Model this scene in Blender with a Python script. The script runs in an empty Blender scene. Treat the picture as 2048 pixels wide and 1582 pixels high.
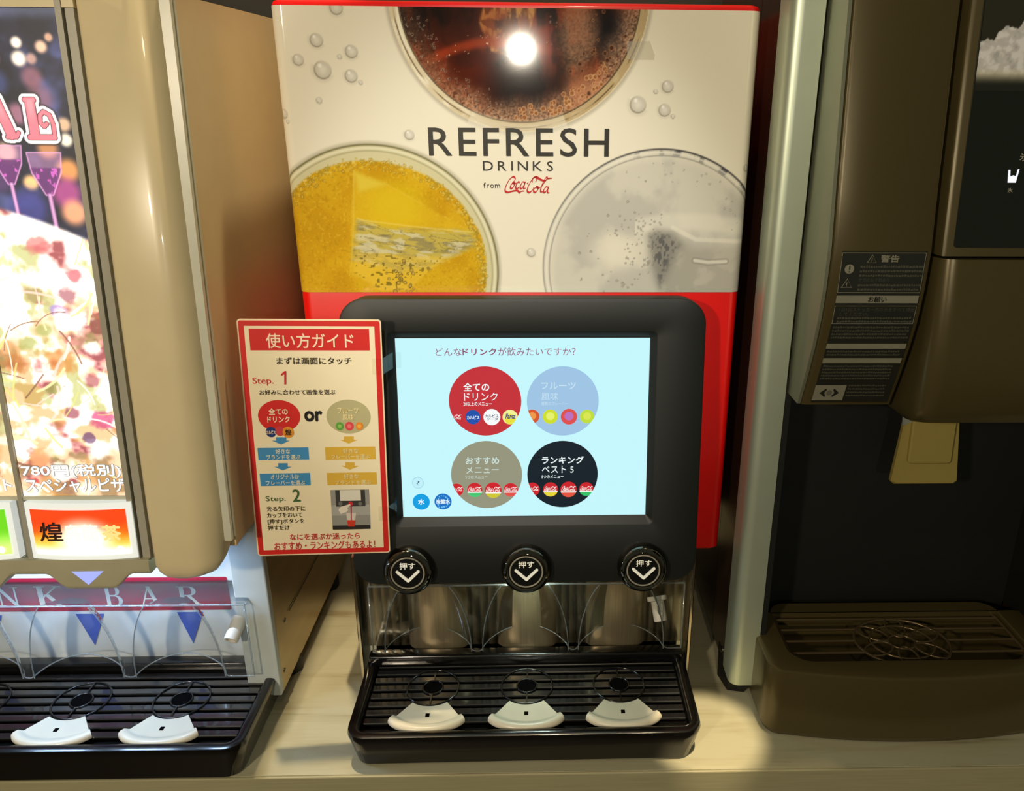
import bpy, bmesh, math, random
import numpy as np
from mathutils import Vector, Matrix
R = math.radians
random.seed(7); RNG = np.random.default_rng(11)
SC = bpy.context.scene
COL = SC.collection

# ------------------------------------------------------------------ camera
CAM_POS = Vector((0, 0, 0.65)); PITCH, YAW, ROLL = R(19.5), R(1.65), R(0.45)
x0 = Vector((math.cos(YAW), -math.sin(YAW), 0))
fw = Vector((math.sin(YAW) * math.cos(PITCH), math.cos(YAW) * math.cos(PITCH), -math.sin(PITCH)))
u0 = x0.cross(fw)
xr = x0 * math.cos(ROLL) + u0 * math.sin(ROLL); ur = u0 * math.cos(ROLL) - x0 * math.sin(ROLL)
cam = bpy.data.cameras.new('camera'); cam_o = bpy.data.objects.new('camera', cam); COL.objects.link(cam_o)
M = Matrix((xr, ur, -fw)).transposed().to_4x4(); M.translation = CAM_POS
cam_o.matrix_world = M
cam.sensor_width = 36; cam.lens = 1580 * 36 / 2048; cam.shift_x = -114 / 2048; cam.clip_start = 0.02
SC.camera = cam_o

# ------------------------------------------------------------------ world, lights, exposure
SC.view_settings.view_transform = 'Standard'; SC.view_settings.look = 'None'
SC.view_settings.gamma = 1; SC.view_settings.use_curve_mapping = False; SC.view_settings.exposure = 0.0
W = bpy.data.worlds.new('room_ambient'); SC.world = W; W.use_nodes = True
W.node_tree.nodes['Background'].inputs[0].default_value = (0.85, 0.92, 0.66, 1)
W.node_tree.nodes['Background'].inputs[1].default_value = 0.09

def spot(name, loc, aim, power, cone, blend, radius, col):
    l = bpy.data.lights.new(name, 'SPOT'); l.energy = power; l.spot_size = R(cone); l.spot_blend = blend
    l.shadow_soft_size = radius; l.color = col
    o = bpy.data.objects.new(name, l); COL.objects.link(o); o.location = loc
    o.rotation_euler = (Vector(aim) - Vector(loc)).to_track_quat('-Z', 'Y').to_euler()
    return o
def point(name, loc, power, radius, col):
    l = bpy.data.lights.new(name, 'POINT'); l.energy = power; l.shadow_soft_size = radius; l.color = col
    o = bpy.data.objects.new(name, l); COL.objects.link(o); o.location = loc
    return o
WARM = (1.0, 0.80, 0.52)
spot('counter_downlight', (0.02, 1.0, 1.7), (-0.02, 0.93, 0.7), 50, 110, 0.6, 0.03, WARM)
spot('right_pool_fill', (0.27, 0.25, 1.75), (0.176, 0.70, 0.0), 200, 4.2, 0.25, 0.012, WARM)  # added lamp; its narrow cone draws the lit patch on the counter
spot('left_gap_downlight', (-0.308, 0.90, 1.7), (-0.250, 0.79, 0.0), 95, 14, 0.6, 0.02, WARM)
spot('room_ceiling_light', (0.15, -0.35, 1.85), (0.25, 0.75, 0.3), 10, 100, 0.5, 0.05, WARM)
spot('front_fill_spot', (-0.10, -0.55, 1.50), (-0.03, 0.80, 0.47), 58, 19, 0.75, 0.03, (1.0, 0.97, 0.87))  # added fill, coned to brighten the printed sheet and the cover front
point('room_pendant_lamp', (-0.05, -1.30, 0.86), 17, 0.022, (1.0, 0.90, 0.72))
point('room_left_lamp', (-0.80, -0.75, 0.95), 53, 0.05, (1.0, 0.84, 0.62))

# ------------------------------------------------------------------ materials
def lin(c):
    c = np.asarray(c, float) / 255.0
    return np.where(c <= 0.04045, c / 12.92, ((c + 0.055) / 1.055) ** 2.4)
def hexc(r, g, b): return tuple(lin((r, g, b))) + (1.0,)

MATS = {}
def mat(name, rgb, rough=0.4, metal=0.0, vary=0.05, scale=40, bump=0.0, coat=0.0, spec=0.5, stretch=None, emit=0.0, trans=0.0):
    if name in MATS: return MATS[name]
    m = bpy.data.materials.new(name); m.use_nodes = True; nt = m.node_tree; b = nt.nodes['Principled BSDF']
    b.inputs['Roughness'].default_value = rough; b.inputs['Metallic'].default_value = metal
    b.inputs['Specular IOR Level'].default_value = spec; b.inputs['Coat Weight'].default_value = coat
    b.inputs['Coat Roughness'].default_value = 0.05
    tc = nt.nodes.new('ShaderNodeTexCoord'); no = nt.nodes.new('ShaderNodeTexNoise'); mp = nt.nodes.new('ShaderNodeMapping')
    no.inputs['Scale'].default_value = scale; no.inputs['Detail'].default_value = 4
    if stretch: mp.inputs['Scale'].default_value = stretch
    nt.links.new(tc.outputs['Object'], mp.inputs['Vector']); nt.links.new(mp.outputs['Vector'], no.inputs['Vector'])
    cr = nt.nodes.new('ShaderNodeValToRGB'); c = np.array(hexc(*rgb))
    lo = c * (1 - vary); hi = np.minimum(c * (1 + vary), 1.0); lo[3] = hi[3] = 1
    cr.color_ramp.elements[0].position = 0.3; cr.color_ramp.elements[1].position = 0.7
    cr.color_ramp.elements[0].color = lo; cr.color_ramp.elements[1].color = hi
    nt.links.new(no.outputs['Fac'], cr.inputs['Fac']); nt.links.new(cr.outputs['Color'], b.inputs['Base Color'])
    if bump:
        bp = nt.nodes.new('ShaderNodeBump'); bp.inputs['Strength'].default_value = bump; bp.inputs['Distance'].default_value = 0.0006
        nt.links.new(no.outputs['Fac'], bp.inputs['Height']); nt.links.new(bp.outputs['Normal'], b.inputs['Normal'])
    if emit:
        nt.links.new(cr.outputs['Color'], b.inputs['Emission Color']); b.inputs['Emission Strength'].default_value = emit
    if trans:
        b.inputs['Transmission Weight'].default_value = trans
    MATS[name] = m
    return m

def attr_mat(name, rough=0.2, coat=0.4, emit=0.0):
    m = bpy.data.materials.new(name); m.use_nodes = True; nt = m.node_tree; b = nt.nodes['Principled BSDF']
    a = nt.nodes.new('ShaderNodeAttribute'); a.attribute_name = 'print'
    nt.links.new(a.outputs['Color'], b.inputs['Base Color'])
    b.inputs['Roughness'].default_value = rough; b.inputs['Coat Weight'].default_value = coat; b.inputs['Coat Roughness'].default_value = 0.06
    if emit:
        nt.links.new(a.outputs['Color'], b.inputs['Emission Color']); b.inputs['Emission Strength'].default_value = emit
    return m

def clear_mat(name, tint=(0.93, 0.95, 0.94), rough=0.04, ior=1.45, haze=0.0, hcol=(0.8, 0.85, 0.85)):
    m = bpy.data.materials.new(name); m.use_nodes = True; nt = m.node_tree
    for n in list(nt.nodes): nt.nodes.remove(n)
    out = nt.nodes.new('ShaderNodeOutputMaterial'); tr = nt.nodes.new('ShaderNodeBsdfTransparent'); gl = nt.nodes.new('ShaderNodeBsdfGlossy')
    fr = nt.nodes.new('ShaderNodeFresnel'); mx = nt.nodes.new('ShaderNodeMixShader')
    tr.inputs[0].default_value = tint + (1,); gl.inputs['Roughness'].default_value = rough; gl.inputs[0].default_value = (0.9, 0.95, 0.95, 1)
    fr.inputs[0].default_value = ior
    nt.links.new(fr.outputs[0], mx.inputs[0]); nt.links.new(tr.outputs[0], mx.inputs[1]); nt.links.new(gl.outputs[0], mx.inputs[2])
    last = mx
    if haze:
        df = nt.nodes.new('ShaderNodeBsdfDiffuse'); df.inputs[0].default_value = hcol + (1,)
        m2 = nt.nodes.new('ShaderNodeMixShader'); m2.inputs[0].default_value = haze
        nt.links.new(mx.outputs[0], m2.inputs[1]); nt.links.new(df.outputs[0], m2.inputs[2]); last = m2
    nt.links.new(last.outputs[0], out.inputs[0])
    return m

# ------------------------------------------------------------------ mesh helpers
def new_mesh(name, v, f):
    me = bpy.data.meshes.new(name); me.from_pydata([tuple(p) for p in v], [], f); me.update()
    return me
def smooth(me, ang=40):
    me.shade_smooth()
    me.set_sharp_from_angle(angle=R(ang))
def thing(name, label, cat, loc=(0, 0, 0), rotz=0, group=None):
    o = bpy.data.objects.new(name, None); COL.objects.link(o); o.location = loc; o.rotation_euler = (0, 0, rotz)
    o.empty_display_size = 0.02
    o['label'] = label; o['category'] = cat
    if group: o['group'] = group
    return o
def add(name, me, m, parent=None, loc=None, label=None, kind=None, sm=None):
    if sm: smooth(me, sm)
    o = bpy.data.objects.new(name, me); COL.objects.link(o)
    if m is not None and len(me.materials) == 0: me.materials.append(m)
    if parent is not None:
        o.parent = parent
        if parent.type == 'EMPTY': o.matrix_parent_inverse = Matrix.Translation(-parent.location)
    if loc is not None: o.location = loc
    if label: o['label'] = label
    if kind: o['kind'] = kind
    return o
class MB:
    def __init__(s): s.v = []; s.f = []
    def ex(s, v, f):
        n = len(s.v); s.v += [tuple(p) for p in v]; s.f += [tuple(i + n for i in q) for q in f]; return s
    def box(s, a, b, c, d, e, g):
        return s.ex([(a,c,e),(b,c,e),(b,d,e),(a,d,e),(a,c,g),(b,c,g),(b,d,g),(a,d,g)],
                    [(0,3,2,1),(4,5,6,7),(0,1,5,4),(1,2,6,5),(2,3,7,6),(3,0,4,7)])
    def loops(s, L, cap0=True, cap1=True, closed=True):
        n = len(L[0]); v = [p for l in L for p in l]; f = []
        for i in range(len(L) - 1):
            for j in range(n if closed else n - 1):
                k = (j + 1) % n
                f.append((i*n+j, i*n+k, (i+1)*n+k, (i+1)*n+j))
        if cap0: f.append(tuple(range(n - 1, -1, -1)))
        if cap1: f.append(tuple(range((len(L)-1)*n, len(L)*n)))
        return s.ex(v, f)
    def tube(s, path, r, n=8, caps=True, closed=False):
        path = [Vector(p) for p in path]; L = []; m = len(path)
        rr = r if hasattr(r, '__len__') else [r] * m
        prev = None
        for i, p in enumerate(path):
            if closed: t = (path[(i+1) % m] - path[i-1]).normalized()
            else: t = (path[min(i+1, m-1)] - path[max(i-1, 0)]).normalized()
            a = Vector((0, 0, 1)) if abs(t.z) < 0.9 else Vector((1, 0, 0))
            if prev is not None: a = prev
            e1 = (a - t * a.dot(t)).normalized(); prev = e1; e2 = t.cross(e1)
            L.append([p + (e1 * math.cos(q) + e2 * math.sin(q)) * rr[i] for q in [2*math.pi*k/n for k in range(n)]])
        if closed: L.append(L[0]); caps = False
        return s.loops(L, caps, caps)
    def mesh(s, name): return new_mesh(name, s.v, s.f)
def fix(me):
    bm = bmesh.new(); bm.from_mesh(me); bmesh.ops.recalc_face_normals(bm, faces=bm.faces); bm.to_mesh(me); bm.free(); return me
def rbox(name, a, b, c, d, e, g, r=0.002, seg=2):
    bm = bmesh.new(); bmesh.ops.create_cube(bm, size=1)
    for v in bm.verts: v.co = Vector(((a+b)/2 + v.co.x*(b-a), (c+d)/2 + v.co.y*(d-c), (e+g)/2 + v.co.z*(g-e)))
    bmesh.ops.bevel(bm, geom=list(bm.edges), offset=r, segments=seg, profile=0.5, affect='EDGES')
    me = bpy.data.meshes.new(name); bm.to_mesh(me); bm.free(); return me
def rrect(a, b, c, d, r, seg=6):
    rs = r if hasattr(r, '__len__') else (r,) * 4
    P = []
    for (cx, cy, q), rr in zip(((b, c, -90), (b, d, 0), (a, d, 90), (a, c, 180)), rs):
        ox = cx - rr if cx == b else cx + rr; oy = cy + rr if cy == c else cy - rr
        for k in range(seg + 1):
            t = R(q + 90 * k / seg); P.append((ox + rr*math.cos(t), oy + rr*math.sin(t)))
    return P
class Frame:
    """a flat surface: s along ex, t along ey, h outwards"""
    def __init__(s, o, ex, ey):
        s.o = Vector(o); s.ex = Vector(ex).normalized(); s.ey = Vector(ey).normalized(); s.ez = s.ex.cross(s.ey)
    def p(s, a, b, h=0.0): return s.o + s.ex*a + s.ey*b + s.ez*h
def flat(fr, pts, h=0.0004):
    return new_mesh('flat', [fr.p(a, b, h) for a, b in pts], [tuple(range(len(pts)))])
def ell(cx, cy, rx, ry=None, n=40): 
    ry = ry or rx
    return [(cx + rx*math.cos(2*math.pi*k/n), cy + ry*math.sin(2*math.pi*k/n)) for k in range(n)]
def clip_poly(P, inside, inter):
    out = []
    for i in range(len(P)):
        a, b = P[i-1], P[i]
        ia, ib = inside(a), inside(b)
        if ib:
            if not ia: out.append(inter(a, b))
            out.append(b)
        elif ia: out.append(inter(a, b))
    return out
def clip_ell(P, cx, cy, rx, ry):
    """keep what lies inside an ellipse (both convex)"""
    for k in range(48):
        t = 2*math.pi*(k+.5)/48; nx, ny = math.cos(t)/rx, math.sin(t)/ry; d = math.cos(math.pi/48)
        val = lambda p: (p[0]-cx)*nx + (p[1]-cy)*ny - d
        if not P: return P
        P = clip_poly(P, lambda p: val(p) <= 0, lambda a, b: (a[0]+(b[0]-a[0])*val(a)/(val(a)-val(b)), a[1]+(b[1]-a[1])*val(a)/(val(a)-val(b))))
    return P
TXT = {}
def glyphs(body, off):
    key = (body, off)
    if key in TXT: return TXT[key]
    cu = bpy.data.curves.new('t', 'FONT'); cu.body = body; cu.size = 1; cu.resolution_u = 3; cu.offset = off; cu.fill_mode = 'FRONT'
    o = bpy.data.objects.new('t', cu); COL.objects.link(o)
    dg = bpy.context.evaluated_depsgraph_get(); me = bpy.data.meshes.new_from_object(o.evaluated_get(dg))
    v = np.zeros(len(me.vertices)*3); me.vertices.foreach_get('co', v); v = v.reshape(-1, 3)[:, :2]
    f = [tuple(p.vertices) for p in me.polygons]
    bpy.data.objects.remove(o); bpy.data.meshes.remove(me); bpy.data.curves.remove(cu)
    TXT[key] = (v, f); return TXT[key]
def text(parent, fr, body, box, m, off=0.0, h=0.0006, name='lettering', shear=0.0, spacing=None, clip=None):
    """box = (s0, t0, s1, t1): the ink of the words fills it; off thickens the strokes (in ems)"""
    bold, off = max(off, 0), 0.0
    v, f = glyphs(body, off)
    if spacing is not None:
        V, F, x = [], [], 0
        for ch in body:
            gv, gf = glyphs(ch, off) if ch != ' ' else (np.zeros((0, 2)), [])
            if len(gv):
                w = gv[:, 0].max() - gv[:, 0].min(); n = len(V)
                V += [(p[0]-gv[:, 0].min()+x, p[1]) for p in gv]; F += [tuple(i+n for i in q) for q in gf]; x += w + spacing
            else: x += 0.3
        v, f = np.array(V), F
    if bold:
        sh = [(math.cos((k+.5)*math.pi/3)*bold, math.sin((k+.5)*math.pi/3)*bold) for k in range(6)]
        nv = len(v); v = np.concatenate([v + np.array(d) for d in sh]); f = [tuple(i+k*nv for i in q) for k in range(6) for q in f]
    lo, hi = v.min(0), v.max(0)
    a = (v - lo) / (hi - lo)
    s = box[0] + a[:, 0]*(box[2]-box[0]) + shear*a[:, 1]; t = box[1] + a[:, 1]*(box[3]-box[1])
    hh = h + (np.arange(len(s))//nv)*4e-5 if bold else np.full(len(s), h)
    me = new_mesh(name, [fr.p(p, q, k) for p, q, k in zip(s, t, hh)], f)
    return add(name, me, m, parent)
def smooth_path(P, n=8):
    P = [np.array(p, float) for p in P]; out = []
    for i in range(len(P)-1):
        p0, p1, p2, p3 = P[max(i-1, 0)], P[i], P[i+1], P[min(i+2, len(P)-1)]
        for k in range(n):
            t = k/n
            out.append(0.5*((2*p1)+(-p0+p2)*t+(2*p0-5*p1+4*p2-p3)*t*t+(-p0+3*p1-3*p2+p3)*t**3))
    out.append(P[-1]); return out
def ribbons(strokes, wmin, wmax, nib, smoothn=6):
    """pen strokes in 2-D with a slanted nib -> verts2d, faces"""
    V, F = [], []
    for st in strokes:
        P = smooth_path(st, smoothn) if smoothn else [np.array(p, float) for p in st]
        n0 = len(V); m = len(P)
        for i, p in enumerate(P):
            t = P[min(i+1, m-1)] - P[max(i-1, 0)]; t = t/(np.linalg.norm(t)+1e-9)
            w = wmin + (wmax-wmin)*abs(t[0]*math.sin(nib) - t[1]*math.cos(nib))**1.5
            e = min(i, m-1-i)/max(m-1, 1)
            w *= 0.45 + 0.55*min(1, e*6)
            nr = np.array((-t[1], t[0]))*w/2
            V += [p+nr, p-nr]
        F += [(n0+2*i, n0+2*i+1, n0+2*i+3, n0+2*i+2) for i in range(m-1)]
    return np.array(V), F
COKE = [[(918,602),(932,575),(912,556),(872,588),(838,650),(832,690),(858,704),(905,692),(945,686),(962,694),(975,706),(990,694),(1020,690)],
        [(918,606),(893,628),(884,656),(894,668),(915,650),(926,622),(915,606),(906,616),(930,622),(948,610)],
        [(975,615),(962,604),(942,632),(936,660),(948,668),(972,650)],
        [(1024,608),(1004,606),(984,640),(982,664),(998,664),(1022,628),(1032,600),(1018,645),(1016,668),(1036,660)],
        [(1046,622),(1058,612)],
        [(1128,604),(1146,580),(1130,556),(1092,590),(1058,650),(1050,688),(1068,704),(1098,684),(1116,652)],
        [(1100,610),(1104,572),(1140,558),(1185,584),(1225,592),(1255,572),(1296,568)],
        [(1138,650),(1116,672),(1114,694),(1130,702),(1152,680),(1156,656),(1140,650),(1162,662),(1180,652)],
        [(1180,664),(1218,610),(1246,572),(1236,562),(1208,606),(1184,668),(1186,698),(1206,692)],
        [(1254,654),(1236,650),(1214,676),(1212,700),(1228,700),(1250,672),(1262,648),(1250,686),(1252,706),(1270,704)]]
def script_logo(parent, fr, box, m, h=0.0006, keep=None, w=(6, 21)):
    v, f = ribbons(COKE, w[0], w[1], R(125))
    lo, hi = np.array((822., 555.)), np.array((1296., 712.))
    a = (v - lo)/(hi - lo); a[:, 1] = 1 - a[:, 1]
    s = box[0]+a[:, 0]*(box[2]-box[0]); t = box[1]+a[:, 1]*(box[3]-box[1])
    if keep is not None: f = [q for q in f if all(keep(s[i], t[i]) for i in q)]
    if not f: return None
    return add('script_logo', new_mesh('script_logo', [fr.p(p, q, h) for p, q in zip(s, t)], f), m, parent)

# numpy painting ------------------------------------------------------
def vnoise(x, y, seed):
    xi, yi = np.floor(x).astype(int), np.floor(y).astype(int); fx, fy = x-xi, y-yi
    fx = fx*fx*(3-2*fx); fy = fy*fy*(3-2*fy)
    g = np.random.default_rng(seed).random((256, 256))
    a = g[xi % 256, yi % 256]; b = g[(xi+1) % 256, yi % 256]; c = g[xi % 256, (yi+1) % 256]; d = g[(xi+1) % 256, (yi+1) % 256]
    return (a*(1-fx)+b*fx)*(1-fy)+(c*(1-fx)+d*fx)*fy
def fbm(x, y, seed, o=4):
    s = 0; a = 0.5; t = 0
    for k in range(o):
        s = s + a*vnoise(x*2**k+37*k, y*2**k+11*k, seed+k); t += a; a *= 0.5
    return s/t
def mixc(img, col, a):
    a = np.clip(a, 0, 1)[..., None]; img[...] = img*(1-a) + np.asarray(col, float)*a
def sst(a, b, x):
    t = np.clip((x-a)/(b-a), 0, 1); return t*t*(3-2*t)
def poly_d(x, y, P):
    """signed distance to a polygon, negative inside"""
    d = np.full(x.shape, 1e9); s = np.zeros(x.shape, bool)
    for i in range(len(P)):
        (ax, ay), (bx, by) = P[i-1], P[i]
        ex, ey = bx-ax, by-ay; t = np.clip(((x-ax)*ex+(y-ay)*ey)/(ex*ex+ey*ey), 0, 1)
        d = np.minimum(d, np.hypot(x-ax-ex*t, y-ay-ey*t))
        c = ((ay > y) != (by > y)) & (x < (bx-ax)*(y-ay)/((by-ay) if by != ay else 1e-12)+ax)
        s ^= c
    return np.where(s, -d, d)
def seg_d(x, y, P):
    d = np.full(x.shape, 1e9)
    for i in range(len(P)-1):
        (ax, ay), (bx, by) = P[i], P[i+1]
        ex, ey = bx-ax, by-ay; t = np.clip(((x-ax)*ex+(y-ay)*ey)/(ex*ex+ey*ey+1e-12), 0, 1)
        d = np.minimum(d, np.hypot(x-ax-ex*t, y-ay-ey*t))
    return d
def print_grid(name, S, T, mapf, img):
    """S, T: 1-D coordinates; img (nt, ns, 3) sRGB 0-255 -> mesh with a colour attribute"""
    ns, nt = len(S), len(T); ss, tt = np.meshgrid(S, T)
    co = mapf(ss.ravel(), tt.ravel()).astype(np.float32)
    me = bpy.data.meshes.new(name); nv = ns*nt; nf = (ns-1)*(nt-1)
    me.vertices.add(nv); me.vertices.foreach_set('co', co.ravel())
    i = (np.arange(nt-1)[:, None]*ns+np.arange(ns-1)[None]).ravel()
    q = np.stack([i, i+1, i+ns+1, i+ns], 1).astype(np.int32)
    me.loops.add(nf*4); me.loops.foreach_set('vertex_index', q.ravel())
    me.polygons.add(nf); me.polygons.foreach_set('loop_start', np.arange(0, nf*4, 4, dtype=np.int32))
    me.update(calc_edges=True); me.shade_smooth()
    at = me.color_attributes.new('print', 'FLOAT_COLOR', 'POINT')
    c = np.ones((nv, 4), np.float32); c[:, :3] = lin(np.clip(img.reshape(-1, 3), 0, 255)); at.data.foreach_set('color', c.ravel())
    return me

# ------------------------------------------------------------------ shared materials
m_counter = None
def wood():
    m = bpy.data.materials.new('pale_wood_laminate'); m.use_nodes = True; nt = m.node_tree; b = nt.nodes['Principled BSDF']
    tc = nt.nodes.new('ShaderNodeTexCoord'); mp = nt.nodes.new('ShaderNodeMapping'); mp.inputs['Scale'].default_value = (1.6, 9, 9)
    n1 = nt.nodes.new('ShaderNodeTexNoise'); n1.inputs['Scale'].default_value = 3.5; n1.inputs['Detail'].default_value = 6; n1.inputs['Distortion'].default_value = 0.5
    mp2 = nt.nodes.new('ShaderNodeMapping'); mp2.inputs['Scale'].default_value = (4, 90, 90)
    n2 = nt.nodes.new('ShaderNodeTexNoise'); n2.inputs['Scale'].default_value = 3; n2.inputs['Detail'].default_value = 5
    nt.links.new(tc.outputs['Object'], mp.inputs[0]); nt.links.new(tc.outputs['Object'], mp2.inputs[0])
    nt.links.new(mp.outputs[0], n1.inputs['Vector']); nt.links.new(mp2.outputs[0], n2.inputs['Vector'])
    ad = nt.nodes.new('ShaderNodeMath'); ad.operation = 'MULTIPLY_ADD'; ad.inputs[1].default_value = 0.35
    nt.links.new(n2.outputs['Fac'], ad.inputs[0]); nt.links.new(n1.outputs['Fac'], ad.inputs[2])
    cr = nt.nodes.new('ShaderNodeValToRGB'); e = cr.color_ramp.elements
    e[0].position = 0.42; e[0].color = hexc(138, 132, 104); e[1].position = 0.72; e[1].color = hexc(176, 172, 144)
    k = cr.color_ramp.elements.new(0.55); k.color = hexc(168, 162, 132)
    nt.links.new(ad.outputs[0], cr.inputs[0])
    # knots
    vo = nt.nodes.new('ShaderNodeTexVoronoi'); vo.inputs['Scale'].default_value = 5.5
    mp3 = nt.nodes.new('ShaderNodeMapping'); mp3.inputs['Scale'].default_value = (1, 1.8, 1)
    nt.links.new(tc.outputs['Object'], mp3.inputs[0]); nt.links.new(mp3.outputs[0], vo.inputs['Vector'])
    kr = nt.nodes.new('ShaderNodeValToRGB'); kr.color_ramp.elements[0].position = 0.03; kr.color_ramp.elements[0].color = (1, 1, 1, 1)
    kr.color_ramp.elements[1].position = 0.10; kr.color_ramp.elements[1].color = (0, 0, 0, 1)
    nt.links.new(vo.outputs['Distance'], kr.inputs[0])
    mx = nt.nodes.new('ShaderNodeMixRGB'); mx.inputs[2].default_value = hexc(140, 118, 80)
    mm = nt.nodes.new('ShaderNodeMath'); mm.operation = 'MULTIPLY'; mm.inputs[1].default_value = 0.5
    nt.links.new(kr.outputs[0], mm.inputs[0]); nt.links.new(mm.outputs[0], mx.inputs[0]); nt.links.new(cr.outputs[0], mx.inputs[1])
    nt.links.new(mx.outputs[0], b.inputs['Base Color']); b.inputs['Roughness'].default_value = 0.42
    return m
M_wood = wood()
M_cream = mat('cream_plastic', (214, 198, 158), 0.32, vary=0.02, coat=0.3)
M_beige = mat('beige_painted_metal', (206, 184, 144), 0.34, vary=0.02)
M_trim = mat('pale_grey_trim', (196, 196, 178), 0.3)
M_bezel = mat('warm_grey_bezel', (160, 156, 140), 0.3)
M_greyplastic = mat('greige_plastic', (172, 166, 138), 0.35)
M_whitepanel = mat('white_panel', (208, 214, 214), 0.35, vary=0.03)
M_steel = mat('brushed_steel', (190, 180, 158), 0.16, 1.0, vary=0.08, scale=30, stretch=(1, 1, 60))
M_steel2 = mat('polished_steel', (165, 168, 160), 0.12, 1.0, vary=0.1, scale=20, stretch=(40, 1, 1))
M_red = mat('red_cover', (222, 12, 10), 0.3, vary=0.02, coat=0.5)
M_black = mat('matt_black_plastic', (18, 21, 19), 0.5, vary=0.05)
M_gloss = mat('gloss_black_plastic', (12, 11, 10), 0.2, vary=0.05, coat=0.25)
M_slat = mat('black_slat', (20, 20, 21), 0.25, vary=0.1, coat=1.0, spec=0.8)
M_chrome = mat('black_chrome', (120, 116, 108), 0.06, 1.0)
M_pad = mat('cream_pad', (226, 218, 194), 0.35, vary=0.03, coat=0.2)
M_hole = mat('black_hole', (3, 3, 3), 0.9, spec=0.05)
M_white = mat('white_plastic', (222, 218, 206), 0.35)
M_clear = clear_mat('clear_acrylic')
M_cleare = clear_mat('clear_acrylic_edge', (0.86, 0.88, 0.86), 0.08, 1.9, 0.10)
M_clearL = clear_mat('clear_scuffed_acrylic', (0.95, 0.97, 0.98), 0.1, 1.45, 0.03)
M_silver = mat('satin_silver', (196, 206, 186), 0.42, 0.7, vary=0.02)
M_brown = mat('bronze_paint', (84, 74, 44), 0.27, 0.35, vary=0.03, scale=400)
M_darkbrown = mat('dark_bronze_side', (64, 44, 32), 0.22, 0.5, vary=0.03)
M_darkglass = mat('dark_glass', (26, 30, 24), 0.12, vary=0.03)
M_recess = mat('black_recess', (13, 15, 11), 0.55)
M_rubber = mat('black_rubber', (12, 12, 11), 0.6)
M_screw = mat('screw_steel', (150, 145, 130), 0.25, 1.0)

# ------------------------------------------------------------------ setting
def struct(name, me, m):
    o = add(name, me, m); o['kind'] = 'structure'; return o
struct('wall_back', MB().box(-2.2, 2.2, 1.26, 1.32, -0.85, 1.9).mesh('wall_back'), mat('dark_brown_wall', (38, 34, 24), 0.7, bump=0.2))
struct('floor', MB().box(-2.2, 2.2, -2.6, 1.26, -0.90, -0.85).mesh('floor'), mat('dark_floor', (70, 58, 44), 0.5))
ctr = thing('counter', 'pale wood-grain laminate counter carrying the three drink machines', 'counter', (0, 0.95, -0.85))
add('cabinet_body', MB().box(-1.5, 1.5, 0.68, 1.255, -0.849, -0.035).mesh('cabinet_body'), M_wood, ctr)
add('countertop', MB().box(-1.5, 1.5, 0.651, 1.258, -0.035, 0.0).mesh('countertop'), M_wood, ctr)
add('front_edge', rbox('front_edge', -1.5, 1.5, 0.648, 0.6512, -0.036, -0.0004, 0.0012), mat('laminate_edge', (158, 152, 118), 0.45, stretch=(2, 60, 60), scale=8, vary=0.08), ctr)

# ------------------------------------------------------------------ shared dispenser parts
def lathe(fr, cx, cy, prof, n=40, cap=True):
    L = [[fr.p(cx + r*math.cos(2*math.pi*k/n), cy + r*math.sin(2*math.pi*k/n), h) for k in range(n)] for r, h in prof]
    return MB().loops(L, False, cap)
XY = Frame((0, 0, 0), (1, 0, 0), (0, 1, 0))
def pad_mesh():
    prof = [(.0325, 0), (.0325, .0026), (.0335, .0032), (.058, .0032), (.0615, .0040), (.0645, .0068), (.069, .0068), (.0715, .0052), (.0722, .002), (.0715, 0)]
    L = []
    for k in range(25):
        a = R(-36 + 72*k/24); e = abs(-1 + 2*k/24)
        L.append([(r*math.sin(a)*(1-.03*e**8), -r*math.cos(a)*(1 - (.045*e**6 if r > .06 else 0)), z) for r, z in prof])
    return fix(MB().loops(L, True, True).mesh('cup_pad'))
def ring_mesh(name, r, rt, n=36):
    return MB().tube([(r*math.cos(2*math.pi*k/n), r*math.sin(2*math.pi*k/n), 0) for k in range(n)], rt, 6, closed=True).mesh(name)
PAD = pad_mesh(); smooth(PAD, 50)
RING_O = ring_mesh('ring', .0292, .0011); RING_I = ring_mesh('ring', .0112, .0011); smooth(RING_O, 80); smooth(RING_I, 80)
HOLE = new_mesh('drain_hole', [(a, b, 0) for a, b in ell(0, 0, .0103, n=28)], [tuple(range(28))])
SLOT = MB().box(-.0022, .0022, -.0026, .0026, 0, .0004).mesh('pad_slot')
SPOKE = MB().box(-.0008, .0008, .0112, .0292, -.001, .001).mesh('spoke')
for me_, m_ in ((PAD, M_pad), (RING_O, M_gloss), (RING_I, M_gloss), (HOLE, M_hole), (SLOT, M_hole), (SPOKE, M_gloss)): me_.materials.append(m_)

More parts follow.
